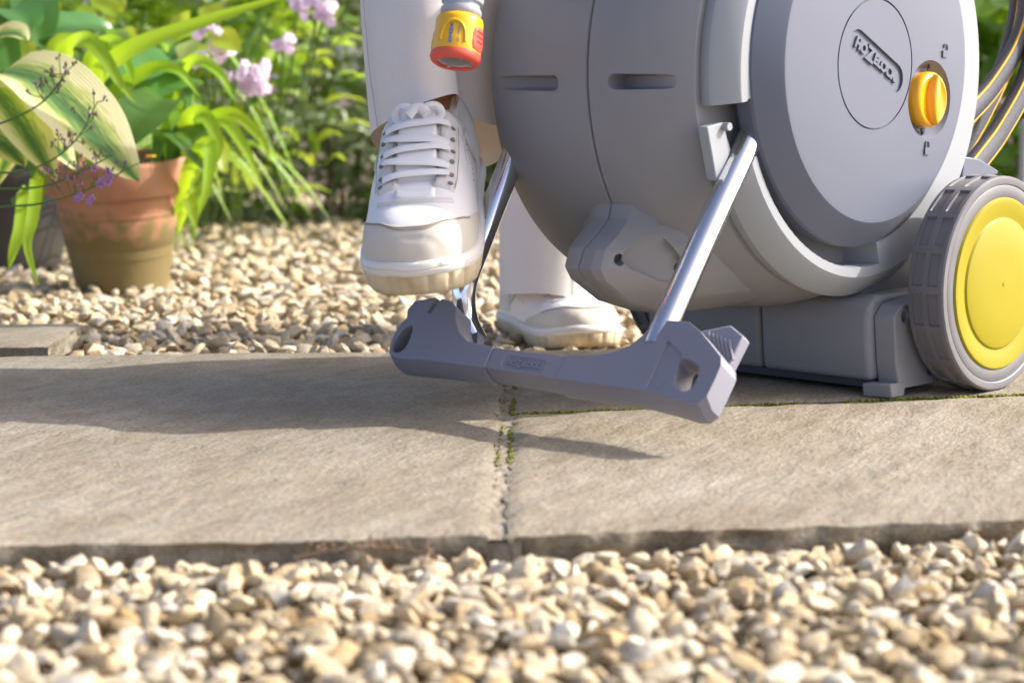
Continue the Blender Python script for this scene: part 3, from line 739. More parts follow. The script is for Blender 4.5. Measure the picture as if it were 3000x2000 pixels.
for a0, a1 in ((-.070, -.0440), (-.336, -.310)):
    part(obj('foot_pad', *loft_vf([[L(a0, .107, .0), L(a1, .099, .0), L(a1, .078, .0), L(a0, .078, .0)], [L(a0, .109, .0125), L(a1, .101, .0135), L(a1, .076, .0135), L(a0, .076, .0125)]]), M['shell'], smooth=25, bevel=.0015))

# chrome legs
legR = cat_rom([L(-.0905, .222, .296), L(-.0845, .2555, .2488), L(-.073, .330, .169), L(-.060, .4025, .0928), L(-.057, .418, .075)], 24)
part(obj('leg', *tube_vf(legR, .0112, 24, up=(1, 0, 0)), M['chrome'], smooth=60))
legL = cat_rom([L(-.318, .262, .300), L(-.318, .3158, .2115), L(-.318, .357, .139), L(-.3195, .3705, .112), L(-.320, .3745, .092), L(-.3175, .3735, .072), L(-.309, .3705, .054)], 36)
part(obj('leg', *tube_vf(legL, .0112, 24, up=(1, 0, 0)), M['chrome'], smooth=60))

# foot bar: laid out on its own sloping plane, t down the slope, n out of it
def B(a, t, n): return L(a, .4025 + .6 * t + .8 * n, .0928 - .8 * t + .6 * n)
BN = Vector((0, -.8, .6)); BT = Vector((0, -.6, -.8))
def plate(outl, n0, n1, drop=.0055):
    f0 = [B(a, t, n0) for a, t in outl]; f1 = [B(a, t + (drop if t > .058 else 0), n0 - .013) for a, t in outl]; f2 = [B(a, t + (drop * .95 if t > .058 else 0), n1) for a, t in outl]
    return loft_vf([f0, f1, f2])
NF, NB = .0114, -.0125
outR = [(-.1345, .0443), (-.1082, .0423), (-.0877, .0359), (-.0741, .0273), (-.0667, .0168), (-.062, .0068), (-.054, .0032), (-.0429, .0016), (-.028, .0015), (-.0135, .0083), (.002, .0185), (.0176, .0291), (.0212, .0360), (.0215, .0487), (.0207, .064), (.0152, .0704), (.006, .0715), (-.0143, .0690), (-.0434, .0662), (-.108, .0664), (-.1355, .0664)]
outL = [(-.2195, .0447), (-.2182, .0651), (-.2757, .0652), (-.3175, .067), (-.3300, .0668), (-.3380, .0635), (-.3404, .0583), (-.3433, .0474), (-.3415, .0329), (-.3281, .0118), (-.3203, .0072), (-.3091, .0037), (-.2950, .0060), (-.2850, .0110), (-.2779, .0232), (-.2669, .0344), (-.2519, .0425)]
def prism_cut(poly, n0, n1):
    return obj('c', *loft_vf([[B(a, t, n0) for a, t in poly], [B(a, t, n1) for a, t in poly]]), None, smooth=0)
def shrinkpoly(p, s):
    cx = sum(q[0] for q in p) / len(p); cy = sum(q[1] for q in p) / len(p); return [(cx + (a - cx) * s, cy + (t - cy) * s) for a, t in p]
def roundpoly(p, it=2):
    for _ in range(it):
        p = [q for i in range(len(p)) for q in ((p[i][0] * .75 + p[(i + 1) % len(p)][0] * .25, p[i][1] * .75 + p[(i + 1) % len(p)][1] * .25), (p[i][0] * .25 + p[(i + 1) % len(p)][0] * .75, p[i][1] * .25 + p[(i + 1) % len(p)][1] * .75))]
    return p
bar = obj('foot_bar', *plate([(-.1355, .0446), (-.1794, .0451), (-.2190, .0450), (-.2180, .0648), (-.136, .0660)], NF - .0012, NB, .0030), M['footbar'], smooth=25)
pc = Vector(B(-.1780, .0570, NF - .0012)); prt = Vector((1, 0, 0)); pup = -BT
bar_pill = obj('c', *pill(pc, prt, pup, .0245, .0062, -.0012, .02), None, smooth=0)
cut(bar, [bar_pill], 25); part(bev(bar, .0012, 2, 35))
(lv, lf), lw = logo((0, 0, 0), (1, 0, 0), (0, 1, 0), .008, .0006); s_ = .037 / lw
(lv, lf), lw = logo(pc - prt * .0185 - pup * .0030, prt, pup, .008 * s_, .0006)
part(obj('lettering', [v - BN * .0008 for v in lv], lf, M['footbar'], smooth=0, fix=False), bar)
slotR = roundpoly([(-.0215, .0325), (-.0009, .0374), (.0042, .0430), (.0044, .0575), (-.0008, .0630), (-.0135, .0622), (-.0185, .047)])
slotL = roundpoly([(-.3270, .0335), (-.3225, .0383), (-.3200, .0575), (-.3262, .0626), (-.3349, .0621), (-.3390, .0524), (-.3355, .0377)])
bR = obj('bracket', *plate(outR, NF, NB), M['footbar'], smooth=25)
cut(bR, [prism_cut(slotR, -.05, .05), prism_cut([(-.0555, -.004), (-.0490, -.004), (-.0520, .0150), (-.0570, .0150)], NF - .0032, .05),
         prism_cut([(-.0400, .0200), (-.0205, .0300), (-.0165, .0440), (-.0260, .0640), (-.0400, .0640)], NF - .0016, .05)], 25)
part(bev(bR, .0030, 4, 30), bar)
bL = obj('bracket', *plate(outL, NF, NB), M['footbar'], smooth=25)
cut(bL, [prism_cut(slotL, -.05, .05), prism_cut([(-.3155, .0080), (-.3090, .0010), (-.3060, .0010), (-.3120, .0200), (-.3165, .0190)], NF - .0032, .05)], 25)
part(bev(bL, .0026, 4, 30), bar)
def pedal(sx, mx):
    pts = [(-.036, .002), (-.0345, -.005), (-.0086, -.0129), (.0085, -.0045), (.0068, .0235), (-.01, .030)]
    pts = [(mx + sx * (a - mx) if sx < 0 else a, t) for a, t in pts]
    vs = [loft_vf([[B(a, t, -.0135) for a, t in pts], [B(a, t, -.0245) for a, t in pts]])]
    o = obj('pedal', *vs[0], M['footbar'], smooth=25, bevel=.0014)
    part(o, bar)
    for k in range(6):
        x0 = -.026 + k * .0046; seg = [(x0, -.004 + .001 * k), (x0 + .012, .012 + .0012 * k)]
        seg = [(mx + sx * (a - mx) if sx < 0 else a, t) for a, t in seg]
        part(obj('grip_rib', *tube_vf([B(*seg[0], -.0133), B(*seg[1], -.0133)], .0011, 8), M['footbar']), bar)
pedal(1, -.18)
pl = [(-.372, .006), (-.368, -.004), (-.345, -.010), (-.318, .0), (-.316, .03), (-.36, .03)]
part(obj('pedal', *loft_vf([[B(a, t, -.0135) for a, t in pl], [B(a, t, -.0245) for a, t in pl]]), M['footbar'], smooth=25, bevel=.0014), bar)
cp = [(-.292, .018), (-.284, .014), (-.2780, .025), (-.274, .045), (-.281, .05), (-.29, .045)]
part(obj('socket_cheek', *loft_vf([[B(a, t, -.034) for a, t in cp], [B(a, t, -.024) for a, t in cp]]), M['footbar'], smooth=25, bevel=.001), bar)

# ------------------------------------------------------------------ hose on the reel
hose = empty('garden_hose', RO, RZ)
tag(hose, 'charcoal garden hose with yellow stripes looped behind the reel', 'hose')
def strand(pts, r, fl):
    path = cat_rom([L(*p) for p in pts], 44)
    o = obj('coil', *tube_vf(path, r, 20, fl, up=(1, 0, 0)), M['hose'], hose, smooth=60)
    for i, side in enumerate((1, -1)):
        q = []
        for k, p in enumerate(path):
            T = (path[min(k + 1, 43)] - path[max(k - 1, 0)]).normalized(); s = T.cross(Vector((1, 0, 0))).normalized(); w = s.cross(T).normalized()
            q.append(p + s * (r * .80 * side) + w * (r * fl * .56))
        part(obj('stripe', *tube_vf(q, .0014, 8), M['hose_stripe'], None, smooth=60), o)
    q = []
    for k, p in enumerate(path):
        T = (path[min(k + 1, 43)] - path[max(k - 1, 0)]).normalized(); s = T.cross(Vector((1, 0, 0))).normalized()
        q.append(p + s * r * .93)
    part(obj('pale_edge', *tube_vf(q, .0028, 8), M['hose_edge'], None, smooth=60), o)
strand([(-.14, -.05, .225), (-.136, -.11, .228), (-.133, -.18, .2640), (-.131, -.217, .2920), (-.130, -.248, .3240), (-.130, -.266, .362), (-.132, -.262, .43), (-.14, -.21, .49), (-.15, -.12, .515), (-.16, -.02, .490), (-.165, .04, .44)], .0112, .8)
strand([(-.12, -.05, .175), (-.118, -.11, .180), (-.117, -.171, .2170), (-.116, -.2035, .2440), (-.115, -.240, .2830), (-.115, -.262, .327), (-.116, -.278, .39), (-.12, -.265, .47), (-.13, -.19, .53), (-.14, -.08, .55), (-.15, .03, .515), (-.155, .08, .44)], .0122, .8)
strand([(-.165, -.07, .165), (-.162, -.14, .178), (-.160, -.200, .2220), (-.158, -.240, .2640), (-.156, -.272, .310), (-.155, -.292, .37), (-.155, -.285, .46), (-.16, -.21, .55), (-.165, -.10, .575), (-.17, .01, .53), (-.175, .06, .44)], .0112, .8)

# ------------------------------------------------------------------ hose end connector
cn = empty('hose_connector', at(1338, 140, 1.76))
tag(cn, 'yellow and red hose end connector hanging beside the drum', 'connector')
AX = Vector((.12, .32, 1)).normalized(); CQ = Vector((0, 0, 1)).rotation_difference(AX); CR = CQ.to_matrix().to_4x4()
cn.rotation_euler = CQ.to_euler()
body = obj('body', *lathe_z([(.0155, -.010), (.0202, -.0095), (.0214, -.006), (.0210, .004), (.0204, .016), (.0205, .0215), (.0196, .0250), (.0172, .0268), (.0120, .0272)], 64, False), M['conn_yellow'], cn, smooth=50)
obj('rim', *lathe_z([(.0150, -.0105), (.0155, -.0142), (.0178, -.0150), (.0206, -.0132), (.0220, -.0098), (.0214, -.0062), (.020, -.006)], 64, False), M['conn_red'], cn, smooth=60)
obj('bore', *lathe_z([(.0176, -.0128), (.0150, -.0122), (.0128, -.0118), (.0120, -.006), (.0110, .008), (.0006, .009)], 48, False), M['conn_grey'], cn, smooth=40)
for q in np.linspace(0, 2 * math.pi, 5)[:4] + .4:
    obj('claw', *box_vf((-.0016, -.0012, 0), (.0016, .0012, .004)), M['conn_grey'], cn, smooth=0, bevel=.0004).matrix_basis = Matrix.Translation((.0138 * math.cos(q), .0138 * math.sin(q), -.0138)) @ Matrix.Rotation(q, 4, 'Z')
obj('nut', *lathe_z([(.0150, .0265), (.0172, .0285), (.0178, .031), (.0174, .0335), (.0156, .0345), (.0156, .0385), (.0178, .0395), (.0184, .044), (.0178, .066), (.0150, .070), (.0128, .071)], 64, False), M['conn_grey'], cn, smooth=35)
def conn_pt(q, z, off=0.):
    r = .0210 - (.0006 if z < .004 else .0004) + off + (.0006 if z < .004 else 0); return Vector((r * math.cos(q), r * math.sin(q), z))
def conn_patch(q0, q1, z0, z1, off, rd=.3):
    V = []; F = []; n = 14; m = 10
    for j in range(m + 1):
        for i in range(n + 1):
            s, t = 2 * i / n - 1, 2 * j / m - 1; k = 1 - rd * t * t * (1 if t > 0 else .25)
            q = (q0 + q1) / 2 + (q1 - q0) / 2 * s * k; z = (z0 + z1) / 2 + (z1 - z0) / 2 * t * (1 - .18 * s * s)
            e = max(abs(s), abs(t)); V.append(conn_pt(q, z, off * (1 if e < .95 else .1)))
    for j in range(m):
        for i in range(n):
            a = j * (n + 1) + i; F.append((a, a + 1, a + n + 2, a + n + 1))
    return V, F
for q in (R(-28), R(-208)):
    g = obj('grip_pad', *conn_patch(q - .42, q + .42, -.006, .0165, .0011), M['conn_red'], cn, smooth=60)
    for k in range(3):
        pp = [conn_pt(q + x, .002 + k * .0045 + .0012 * math.cos(x * 3), .0013) for x in np.linspace(-.2, .2, 7)]
        obj('rib', *tube_vf(pp, .0006, 6), M['conn_red'], g, smooth=60)
for q in (R(-100),):          # raised arch round the printed face
    arch = [conn_pt(q - .52 * math.cos(w) * 1.0, -.004 + .0215 * (math.sin(w) ** .6), .0004) for w in np.linspace(.05, math.pi - .05, 25)]
    obj('arch', *tube_vf(arch, .0013, 8), M['conn_yellow'], cn, smooth=60)
def wrap(vf, q0, z0):     # flat text (x right, y up) rolled on to the body, reading downwards
    return [conn_pt(q0 + v[1] / .021, z0 - v[0], .00035 + max(0, v[2])) for v in vf[0]], vf[1]
(tv, tf), tw = logo((0, 0, 0), (1, 0, 0), (0, 1, 0), .0062, .0001)
k_ = .0185 / tw
obj('printed_name', *wrap(([Vector((v[0] * k_, v[1] * k_, v[2])) for v in tv], tf), R(-110), .0150), M['ink'], cn, smooth=0, fix=False)
t2 = text_vf('12.5mm - 1/2"', .0030, .0001, (0, 0, 0), (1, 0, 0), (0, 1, 0), .9)
obj('printed_size', *wrap(t2, R(-91), .0135), M['ink'], cn, smooth=0, fix=False)
lead = cat_rom([(0, 0, .060), (.0, .0, .10), (.01, .005, .16), (.05, .03, .225), (.13, .08, .25), (.22, .12, .235)], 30)
obj('hose_lead', *tube_vf(lead, .0105, 18), M['hose'], cn, smooth=60)

# ------------------------------------------------------------------ the person: legs, wide cream trousers, white sneakers
person = empty('person', (.04, 2.2, 0))
tag(person, 'person in wide cream trousers and white sneakers, one foot pressing the bar', 'person')
PI_ = Matrix.Translation((-.04, -2.2, 0))
def pp(o, parent=None):
    o.parent = parent or person
    if parent is None: o.matrix_basis = PI_ @ o.matrix_basis
    return o

# bare legs under the cloth, one continuous skin
sk = [((.035, 2.46, .93), .105), ((-.04, 2.40, .85), .085), ((-.052, 2.05, .655), .055), ((-.064, 1.955, .40), .040), ((-.072, 1.925, .285), .030), ((-.072, 1.895, .245), .028), ((-.076, 1.83, .185), .024),
      ((.11, 2.47, .85), .085), ((.08, 2.52, .47), .055), ((.06, 2.545, .18), .040), ((.04, 2.545, .055), .028), ((.045, 2.52, .030), .024), ((.05, 2.48, .016), .018)]
ed = [(0, 1), (1, 2), (2, 3), (3, 4), (4, 5), (5, 6), (0, 7), (7, 8), (8, 9), (9, 10), (10, 11), (11, 12)]
me = bpy.data.meshes.new('body'); me.from_pydata([p for p, r in sk], ed, []); bo = bpy.data.objects.new('body', me); COL.objects.link(bo)
bo.modifiers.new('skin', 'SKIN'); sv = me.skin_vertices[0].data
for i, (p, r) in enumerate(sk): sv[i].radius = (r, r)
sv[0].use_root = True
ms = bo.modifiers.new('sub', 'SUBSURF'); ms.levels = ms.render_levels = 2
me.materials.append(M['skin']); apply_mods(bo, 180); bo.data.materials.clear(); bo.data.materials.append(M['skin']); pp(bo)

def ell(c, rx, ry, angs, z, wob=.0, sd=0.):
    return [Vector((c[0] + rx * math.cos(R(q)) * (1 + wob * math.sin(R(q) * 5 + sd)), c[1] + ry * math.sin(R(q)) * (1 + wob * math.sin(R(q) * 4 + sd)), z)) for q in angs]
angA = [180, 200, 225, 250, 270, 290, 300, 308, 316, 330, 345, 0, 25, 50, 75, 100, 125, 150, 168]
hemA = [at(p[0], p[1], p[2] - .055) for p in [(1083, 392, 1.975), (1108, 372, 1.925), (1160, 338, 1.890), (1230, 303, 1.872), (1290, 284, 1.874), (1338, 271, 1.890), (1349, 285, 1.915), (1334, 318, 1.94), (1342, 344, 1.95), (1400, 353, 1.958), (1460, 370, 1.972), (1494, 390, 2.0), (1500, 440, 2.05), (1452, 482, 2.09), (1380, 503, 2.115), (1300, 507, 2.125), (1200, 490, 2.12), (1120, 450, 2.08), (1086, 415, 2.02)]]
r2A = [at(p[0], p[1], p[2] - .055) for p in [(1064, 200, 1.985), (1083, 195, 1.93), (1140, 180, 1.893), (1215, 165, 1.880), (1280, 160, 1.885), (1322, 160, 1.90), (1332, 175, 1.925), (1330, 198, 1.95), (1352, 205, 1.957), (1420, 210, 1.965), (1480, 220, 1.985), (1515, 235, 2.02), (1520, 260, 2.06), (1470, 275, 2.10), (1400, 285, 2.12), (1310, 285, 2.13), (1210, 275, 2.13), (1120, 255, 2.10), (1075, 230, 2.04)]]
r3A = [at(p[0], p[1], p[2] - .055) for p in [(1048, 0, 2.0), (1068, 0, 1.945), (1130, -5, 1.908), (1210, -10, 1.888), (1290, -15, 1.888), (1350, -15, 1.90), (1378, -10, 1.925), (1385, 0, 1.945), (1410, 0, 1.957), (1460, 5, 1.97), (1510, 10, 1.99), (1540, 10, 2.03), (1540, 15, 2.07), (1490, 20, 2.11), (1410, 20, 2.13), (1310, 20, 2.14), (1200, 20, 2.14), (1110, 15, 2.11), (1060, 5, 2.06)]]
mid = lambda a, b, t: [p.lerp(q, t) for p, q in zip(a, b)]
inn = [p + (sum(hemA, Vector()) / 19 - p) * .02 + Vector((0, 0, .004)) for p in hemA]
h05 = [p.lerp(q, .06) for p, q in zip(hemA, r2A)]
ringsA = [hemA, h05, mid(hemA, r2A, .45), r2A, mid(r2A, r3A, .55), r3A, ell((-.062, 1.99), .085, .105, angA, .47, .03), ell((-.05, 2.01), .085, .10, angA, .60, .03), ell((-.046, 2.06), .088, .10, angA, .70, .02), ell((-.04, 2.22), .092, .11, angA, .80), ell((-.035, 2.40), .095, .12, angA, .90)]
angB = [180, 210, 245, 270, 290, 310, 335, 0, 40, 75, 100, 130, 155]
hemB = [at(p[0], p[1], p[2] + .165) for p in [(1456, 862, 2.30), (1480, 863, 2.245), (1555, 858, 2.215), (1640, 863, 2.208), (1690, 877, 2.212), (1735, 886, 2.232), (1795, 891, 2.255), (1848, 893, 2.29), (1832, 886, 2.36), (1742, 872, 2.40), (1640, 866, 2.41), (1540, 862, 2.39), (1475, 862, 2.35)]]
ringsB = [hemB, mid(hemB, ell((.055, 2.49), .074, .090, angB, .15, .03), .06), mid(hemB, ell((.055, 2.49), .074, .090, angB, .15, .03), .5), ell((.055, 2.49), .074, .090, angB, .15, .04, 1), ell((.06, 2.50), .074, .088, angB, .28, .04, 2), ell((.072, 2.52), .078, .09, angB, .47, .03), ell((.09, 2.50), .09, .10, angB, .66), ell((.108, 2.48), .10, .115, angB, .80), ell((.10, 2.47), .10, .12, angB, .90)]
angP = list(range(0, 360, 20))
pel = [ell((.035, 2.45), .165, .125, angP, .80), ell((.035, 2.46), .185, .14, angP, .87), ell((.035, 2.46), .18, .135, angP, .95), ell((.035, 2.45), .15, .115, angP, 1.04)]
V, F = merge([loft_vf(ringsA, False), loft_vf(ringsB, False), loft_vf(pel, False)])
tr = obj('trousers', V, F, M['trouser'], smooth=180)
m_ = tr.modifiers.new('sub', 'SUBSURF'); m_.levels = m_.render_levels = 3
pp(tr)
def seam(rings, idx, off, k0, k1):
    P = []
    for r in rings[k0:k1]:
        c = sum(r, Vector()) / len(r); p = r[idx]; P.append(p + (p - c).normalized() * off)
    return P
pp(obj('seam', *tube_vf(cat_rom(seam(ringsA, 1, .0008, 0, 7), 40), .0006, 6), M['seam'], smooth=60), tr)
pp(obj('seam', *tube_vf(cat_rom(seam(ringsB, 4, .0008, 0, 6), 30), .0009, 6), M['trouser'], smooth=60), tr)
hl = []
for k in range(19 * 3):
    i = k / 3; a = h05[int(i) % 19].lerp(h05[(int(i) + 1) % 19], i - int(i)); b = r2A[int(i) % 19].lerp(r2A[(int(i) + 1) % 19], i - int(i)); hl.append(a.lerp(b, .22))
c_ = sum(hl, Vector()) / len(hl)

# sneakers
SL = .272; ZS = .029
def sm(x): x = max(0., min(1., x)); return x * x * (3 - 2 * x)
def halfw(u):
    b = .0415 + .0065 * sm((u - .28) / .42) - .001 * math.sin(math.pi * max(0, min(1, u / .55)))
    if u > .74: b *= max(0, 1 - ((u - .74) / .26) ** 2.5) ** .5
    if u < .15: b *= max(0, 1 - ((.15 - u) / .155) ** 2.3) ** .5
    return b
def height(u):
    pts = [(0, .070), (.08, .078), (.18, .066), (.30, .072), (.42, .092), (.50, .086), (.60, .073), (.72, .059), (.82, .050), (.90, .045), (1.0, .038)]
    for (a, x), (b, y) in zip(pts, pts[1:]):
        if u <= b: h = x + (y - x) * sm((u - a) / (b - a)); break
    else: h = .036
    if u > .86: h *= max(.0004, 1 - ((u - .86) / .14) ** 2.3) ** .5
    if u < .08: h *= (.75 + .25 * sm(u / .08))
    return h
def spring(u): return .013 * max(0, (u - .70) / .30) ** 2
def SS(u, v, off=0.):
    def raw(u, v):
        q = math.pi * v; w = halfw(u); c, s = math.cos(q), math.sin(q)
        e1 = .62; e2 = .74
        y = -w * math.copysign(abs(c) ** e1, c) * (1 - .05 * abs(s) ** 2); z = ZS - .004 + height(u) * abs(s) ** e2 + spring(u)
        return Vector((u * SL, y, z))
    p = raw(u, v)
    if off:
        e = .012; du = raw(min(u + e, .999), v) - raw(max(u - e, .001), v); dv = raw(u, min(v + e, .999)) - raw(u, max(v - e, .001))
        n = dv.cross(du)
        if n.length > 1e-12:
            n.normalize()
            if u > .955: n = (n * max(0, 1 - (u - .955) / .03) + Vector((1, 0, .35)) * min(1, (u - .955) / .03)).normalized()
            if n.dot(p - Vector((u * SL * .9, 0, .03))) < 0: n = -n
            p = p + n * off
    return p
def patch(uf, vf_, nu, nv, off, openend=False):
    """overlay on the upper: uf(s,t), vf_(s,t) give surface coordinates; edges sink back to the surface"""
    V = []; F = []
    for j in range(nv + 1):
        for i in range(nu + 1):
            s, t = i / nu, j / nv; e = i in (0, nu if not openend else -1) or j in (0, nv)
            V.append(SS(uf(s, t), vf_(s, t), -.0006 if e else off))
    for j in range(nv):
        for i in range(nu):
            a = j * (nu + 1) + i; F.append((a, a + 1, a + nu + 2, a + nu + 1))
    return V, F
def outline(n, grow, rib=0.):
    P = []
    for k in range(n):
        q = 2 * math.pi * k / n; u = .5 - .5 * math.cos(q) if True else 0
        u = min(.9995, max(.0005, u)); s = 1 if q < math.pi else -1
        P.append(Vector((u * SL, s * halfw(u), 0)))
    # resample evenly along the outline and push out
    d = [0]
    for a, b in zip(P, P[1:] + P[:1]): d.append(d[-1] + (b - a).length)
    out = []; m = 220
    for k in range(m):
        t = d[-1] * k / m; i = max(0, np.searchsorted(d, t) - 1); i = min(i, n - 1); f = (t - d[i]) / max(1e-9, d[i + 1] - d[i])
        out.append(P[i].lerp(P[(i + 1) % n], f))
    res = []
    for k in range(m):
        T = out[(k + 1) % m] - out[k - 1]; nn = Vector((T.y, -T.x, 0)).normalized()
        if nn.dot(out[k] - Vector((SL * .5, 0, 0))) < 0: nn = -nn
        g = grow - (rib if k % 6 == 0 else 0); res.append(out[k] + nn * g)
    return res
def sole_rings(levels, n=300):
    R_ = []
    for z, g, rb in levels:
        o_ = outline(n, g, rb); R_.append([Vector((p.x, p.y, z + spring(min(1, max(0, p.x / SL))) * (1.0 if z < .03 else 1.0))) for p in o_])
    return R_
def sneaker(mtx, lab, side):
    nu, nv = 44, 30; V = []; F = []
    for i in range(nu + 1):
        u = .0008 + (.9988 - .0008) * (.5 - .5 * math.cos(math.pi * i / nu)) if False else .0008 + .998 * i / nu
        if i > nu - 8: u = 1 - (1 - (.0008 + .998 * (nu - 8) / nu)) * ((nu - i) / 8) ** 1.8; u = min(u, .9998)
        for j in range(nv + 1): V.append(SS(u, j / nv))
    for i in range(nu):
        for j in range(nv):
            a = i * (nv + 1) + j; F.append((a, a + 1, a + nv + 2, a + nv + 1))
    up = obj('sneaker', V, F, M['leather'], smooth=180); up['label'] = lab
    up.matrix_basis = mtx; pp(up)
    def sub(o): o.parent = up; return o
    sub(obj('outsole', *loft_vf(sole_rings([(.0, -.006, 0), (.0012, -.001, .001), (.006, .0012, .0022), (.0180, .0040, .0022), (.0198, .0034, .0012)])), M['outsole'], smooth=50))
    sub(obj('midsole', *loft_vf(sole_rings([(.0185, .0030, 0), (.0202, .0046, 0), (.0240, .0048, 0), (.0247, .0036, 0), (.0256, .0046, 0), (.0300, .0040, 0), (.0316, .0022, 0), (.0320, -.004, 0)])), M['midsole'], smooth=50))
    uin = lambda v: .935 - .40 * abs(2 * v - 1) ** 2.5
    sub(obj('toe_guard', *patch(lambda s, t: uin(t) + (.9998 - uin(t)) * (1 - (1 - s) ** 1.6), lambda s, t: .003 + .994 * t, 16, 40, .0013, True), M['suede'], smooth=180))
    for o_ in (.010, .016):
        L_ = [SS(uin(t) + o_, t, .0017) for t in np.linspace(.16, .84, 60)]
        sub(obj('stitching', *tube_vf(L_, .00045, 5), M['thread'], smooth=0))
    for v0, v1 in ((.292, .425), (.575, .708)):
        sub(obj('eyestay', *patch(lambda s, t: .455 + .30 * s, lambda s, t, v0=v0, v1=v1: v0 + (v1 - v0) * t + .012 * math.sin(s * 9) * (1 if v0 > .5 else -1) * (1 if (t > .5) == (v0 > .5) else 0) + (.035 * s * s * (1 if v0 < .5 else -1)) * (1 if (t > .5) != (v0 > .5) else .55), 22, 6, .0034), M['leather2'], smooth=180))
    for sg_ in (-1, 1):
        for dv in (.006, .122):
            L_ = [SS(.462 + .285 * t, .5 + sg_ * (.208 - dv) - sg_ * .02 * t * t, .0040) for t in np.linspace(0, 1, 26)]
            sub(obj('stitching', *tube_vf(L_, .0004, 5), M['thread'], smooth=0))
    for sg_ in (-1, 1):
        L_ = [SS(.24 + .30 * t, .5 + sg_ * (.46 - .17 * math.sin(t * 2.2)), .0006) for t in np.linspace(0, 1, 26)]
        sub(obj('panel_seam', *tube_vf(L_, .0009, 6), M['leather2'], smooth=60))
    sub(obj('vamp_edge', *patch(lambda s, t: .775 + .024 * s + .035 * (1 - (2 * t - 1) ** 2), lambda s, t: .30 + .40 * t, 5, 16, .0026), M['leather2'], smooth=180))
    sub(obj('vent', *patch(lambda s, t: .750 + .045 * s + .02 * (1 - (2 * t - 1) ** 2), lambda s, t: .43 + .14 * t, 6, 10, .0031), M['lace'], smooth=180))
    sub(obj('tongue', *patch(lambda s, t: .375 + .34 * s, lambda s, t: .425 + .15 * t, 20, 10, .0042), M['leather'], smooth=180))
    sub(obj('collar', *patch(lambda s, t: .22 + .25 * s, lambda s, t: .22 + .20 * t, 14, 8, .0026), M['leather2'], smooth=180))
    sub(obj('collar', *patch(lambda s, t: .22 + .25 * s, lambda s, t: .58 + .20 * t, 14, 8, .0026), M['leather2'], smooth=180))
    for v0 in (.02, .66):
        sub(obj('heel_counter', *patch(lambda s, t: .005 + .30 * s * (1 - .35 * abs(t - (0 if v0 < .5 else 1))), lambda s, t, v0=v0: v0 + .32 * t, 14, 10, .0016), M['leather2'], smooth=180))
    for k in range(6):         # laces and eyelets
        u = .495 + .048 * k
        for v in (.338, .662):
            v_ = v + (.012 * (k / 5) * (1 if v < .5 else -1)); p = SS(u, v_, .0036); n_ = (SS(u, v_, .006) - SS(u, v_, .001)).normalized()
            sub(obj('eyelet', *tube_vf([p, p + n_ * .0007], .0023, 12), M['eyelet'], smooth=0))
        if k < 5:
            sg = 1 if k % 2 else -1
            pth = [SS(u + .048 * t * .5 + .010 * math.sin(t * math.pi), .372 + .256 * (t if sg > 0 else 1 - t), .0058 + .0012 * math.sin(math.pi * t)) for t in np.linspace(0, 1, 13)]
            sub(obj('lace', *tube_vf(pth, .0044, 10, .28, up=(.25, 0, 1)), M['lace'], smooth=60))
            pth = [SS(u + .021 * (1 - t), .372 + .256 * (t if sg < 0 else 1 - t), .0046 + .0008 * math.sin(math.pi * t)) for t in np.linspace(0, 1, 13)]
            sub(obj('lace', *tube_vf(pth, .0040, 10, .28, up=(.25, 0, 1)), M['lace'], smooth=60))
    # bow
    b0 = SS(.468, .5, .0095)
    for sx in (-1, 1):
        lp = [b0 + Vector((.002 * math.sin(t * 3), sx * .018 * math.sin(t * math.pi * .9) + sx * .004 * t, .004 * math.sin(t * math.pi * 2) - .006 * t * t)) + Vector((-.012 * t * (1 - t) * 4 + .012 * t * t, 0, 0)) for t in np.linspace(0, 1, 16)]
        sub(obj('lace_bow', *tube_vf(lp, .0036, 10, .5, up=(.3, 0, 1)), M['lace'], smooth=60))
    sub(obj('lace_knot', *tube_vf([b0 + Vector((.004, -.008, -.002)), b0 + Vector((0, -.002, .003)), b0 + Vector((-.002, .003, .003)), b0 + Vector((.003, .009, -.002))], .0048, 12), M['lace'], smooth=60))
    for v0 in (.14, .86):
        for k in range(8):
            u = .42 + .035 * (k // 2) + .01 * (k % 2); v = v0 + (.035 if k % 2 else -.035); p = SS(u, v, .0); n_ = (SS(u, v, .004) - SS(u, v, .001)).normalized()
            sub(obj('perforation', *tube_vf([p, p + n_ * .0004], .0008, 8), M['eyelet'], smooth=0))
    return up
def frame(org_local, org_world, fwd, up):
    X = Vector(fwd).normalized(); Z = Vector(up); Z = (Z - X * Z.dot(X)).normalized(); Y = Z.cross(X)
    m3 = Matrix((X, Y, Z)).transposed(); t = Vector(org_world) - m3 @ Vector(org_local)
    return Matrix.Translation(t) @ m3.to_4x4()
PT = R(20)
sneaker(frame((SL * .96, 0, .006), at(1228, 872, 1.705), (-.045, -math.cos(PT), -math.sin(PT)), (-.07, 0, 1)), 'raised white sneaker, toe towards the foot bar', 1)
sneaker(frame((SL, 0, .0), (.0930, 2.325, -.024), (.29, -.957, 0), (0, 0, 1)) @ Matrix.Diagonal((1, 1, .76, 1)), 'white sneaker standing on the gravel', -1)

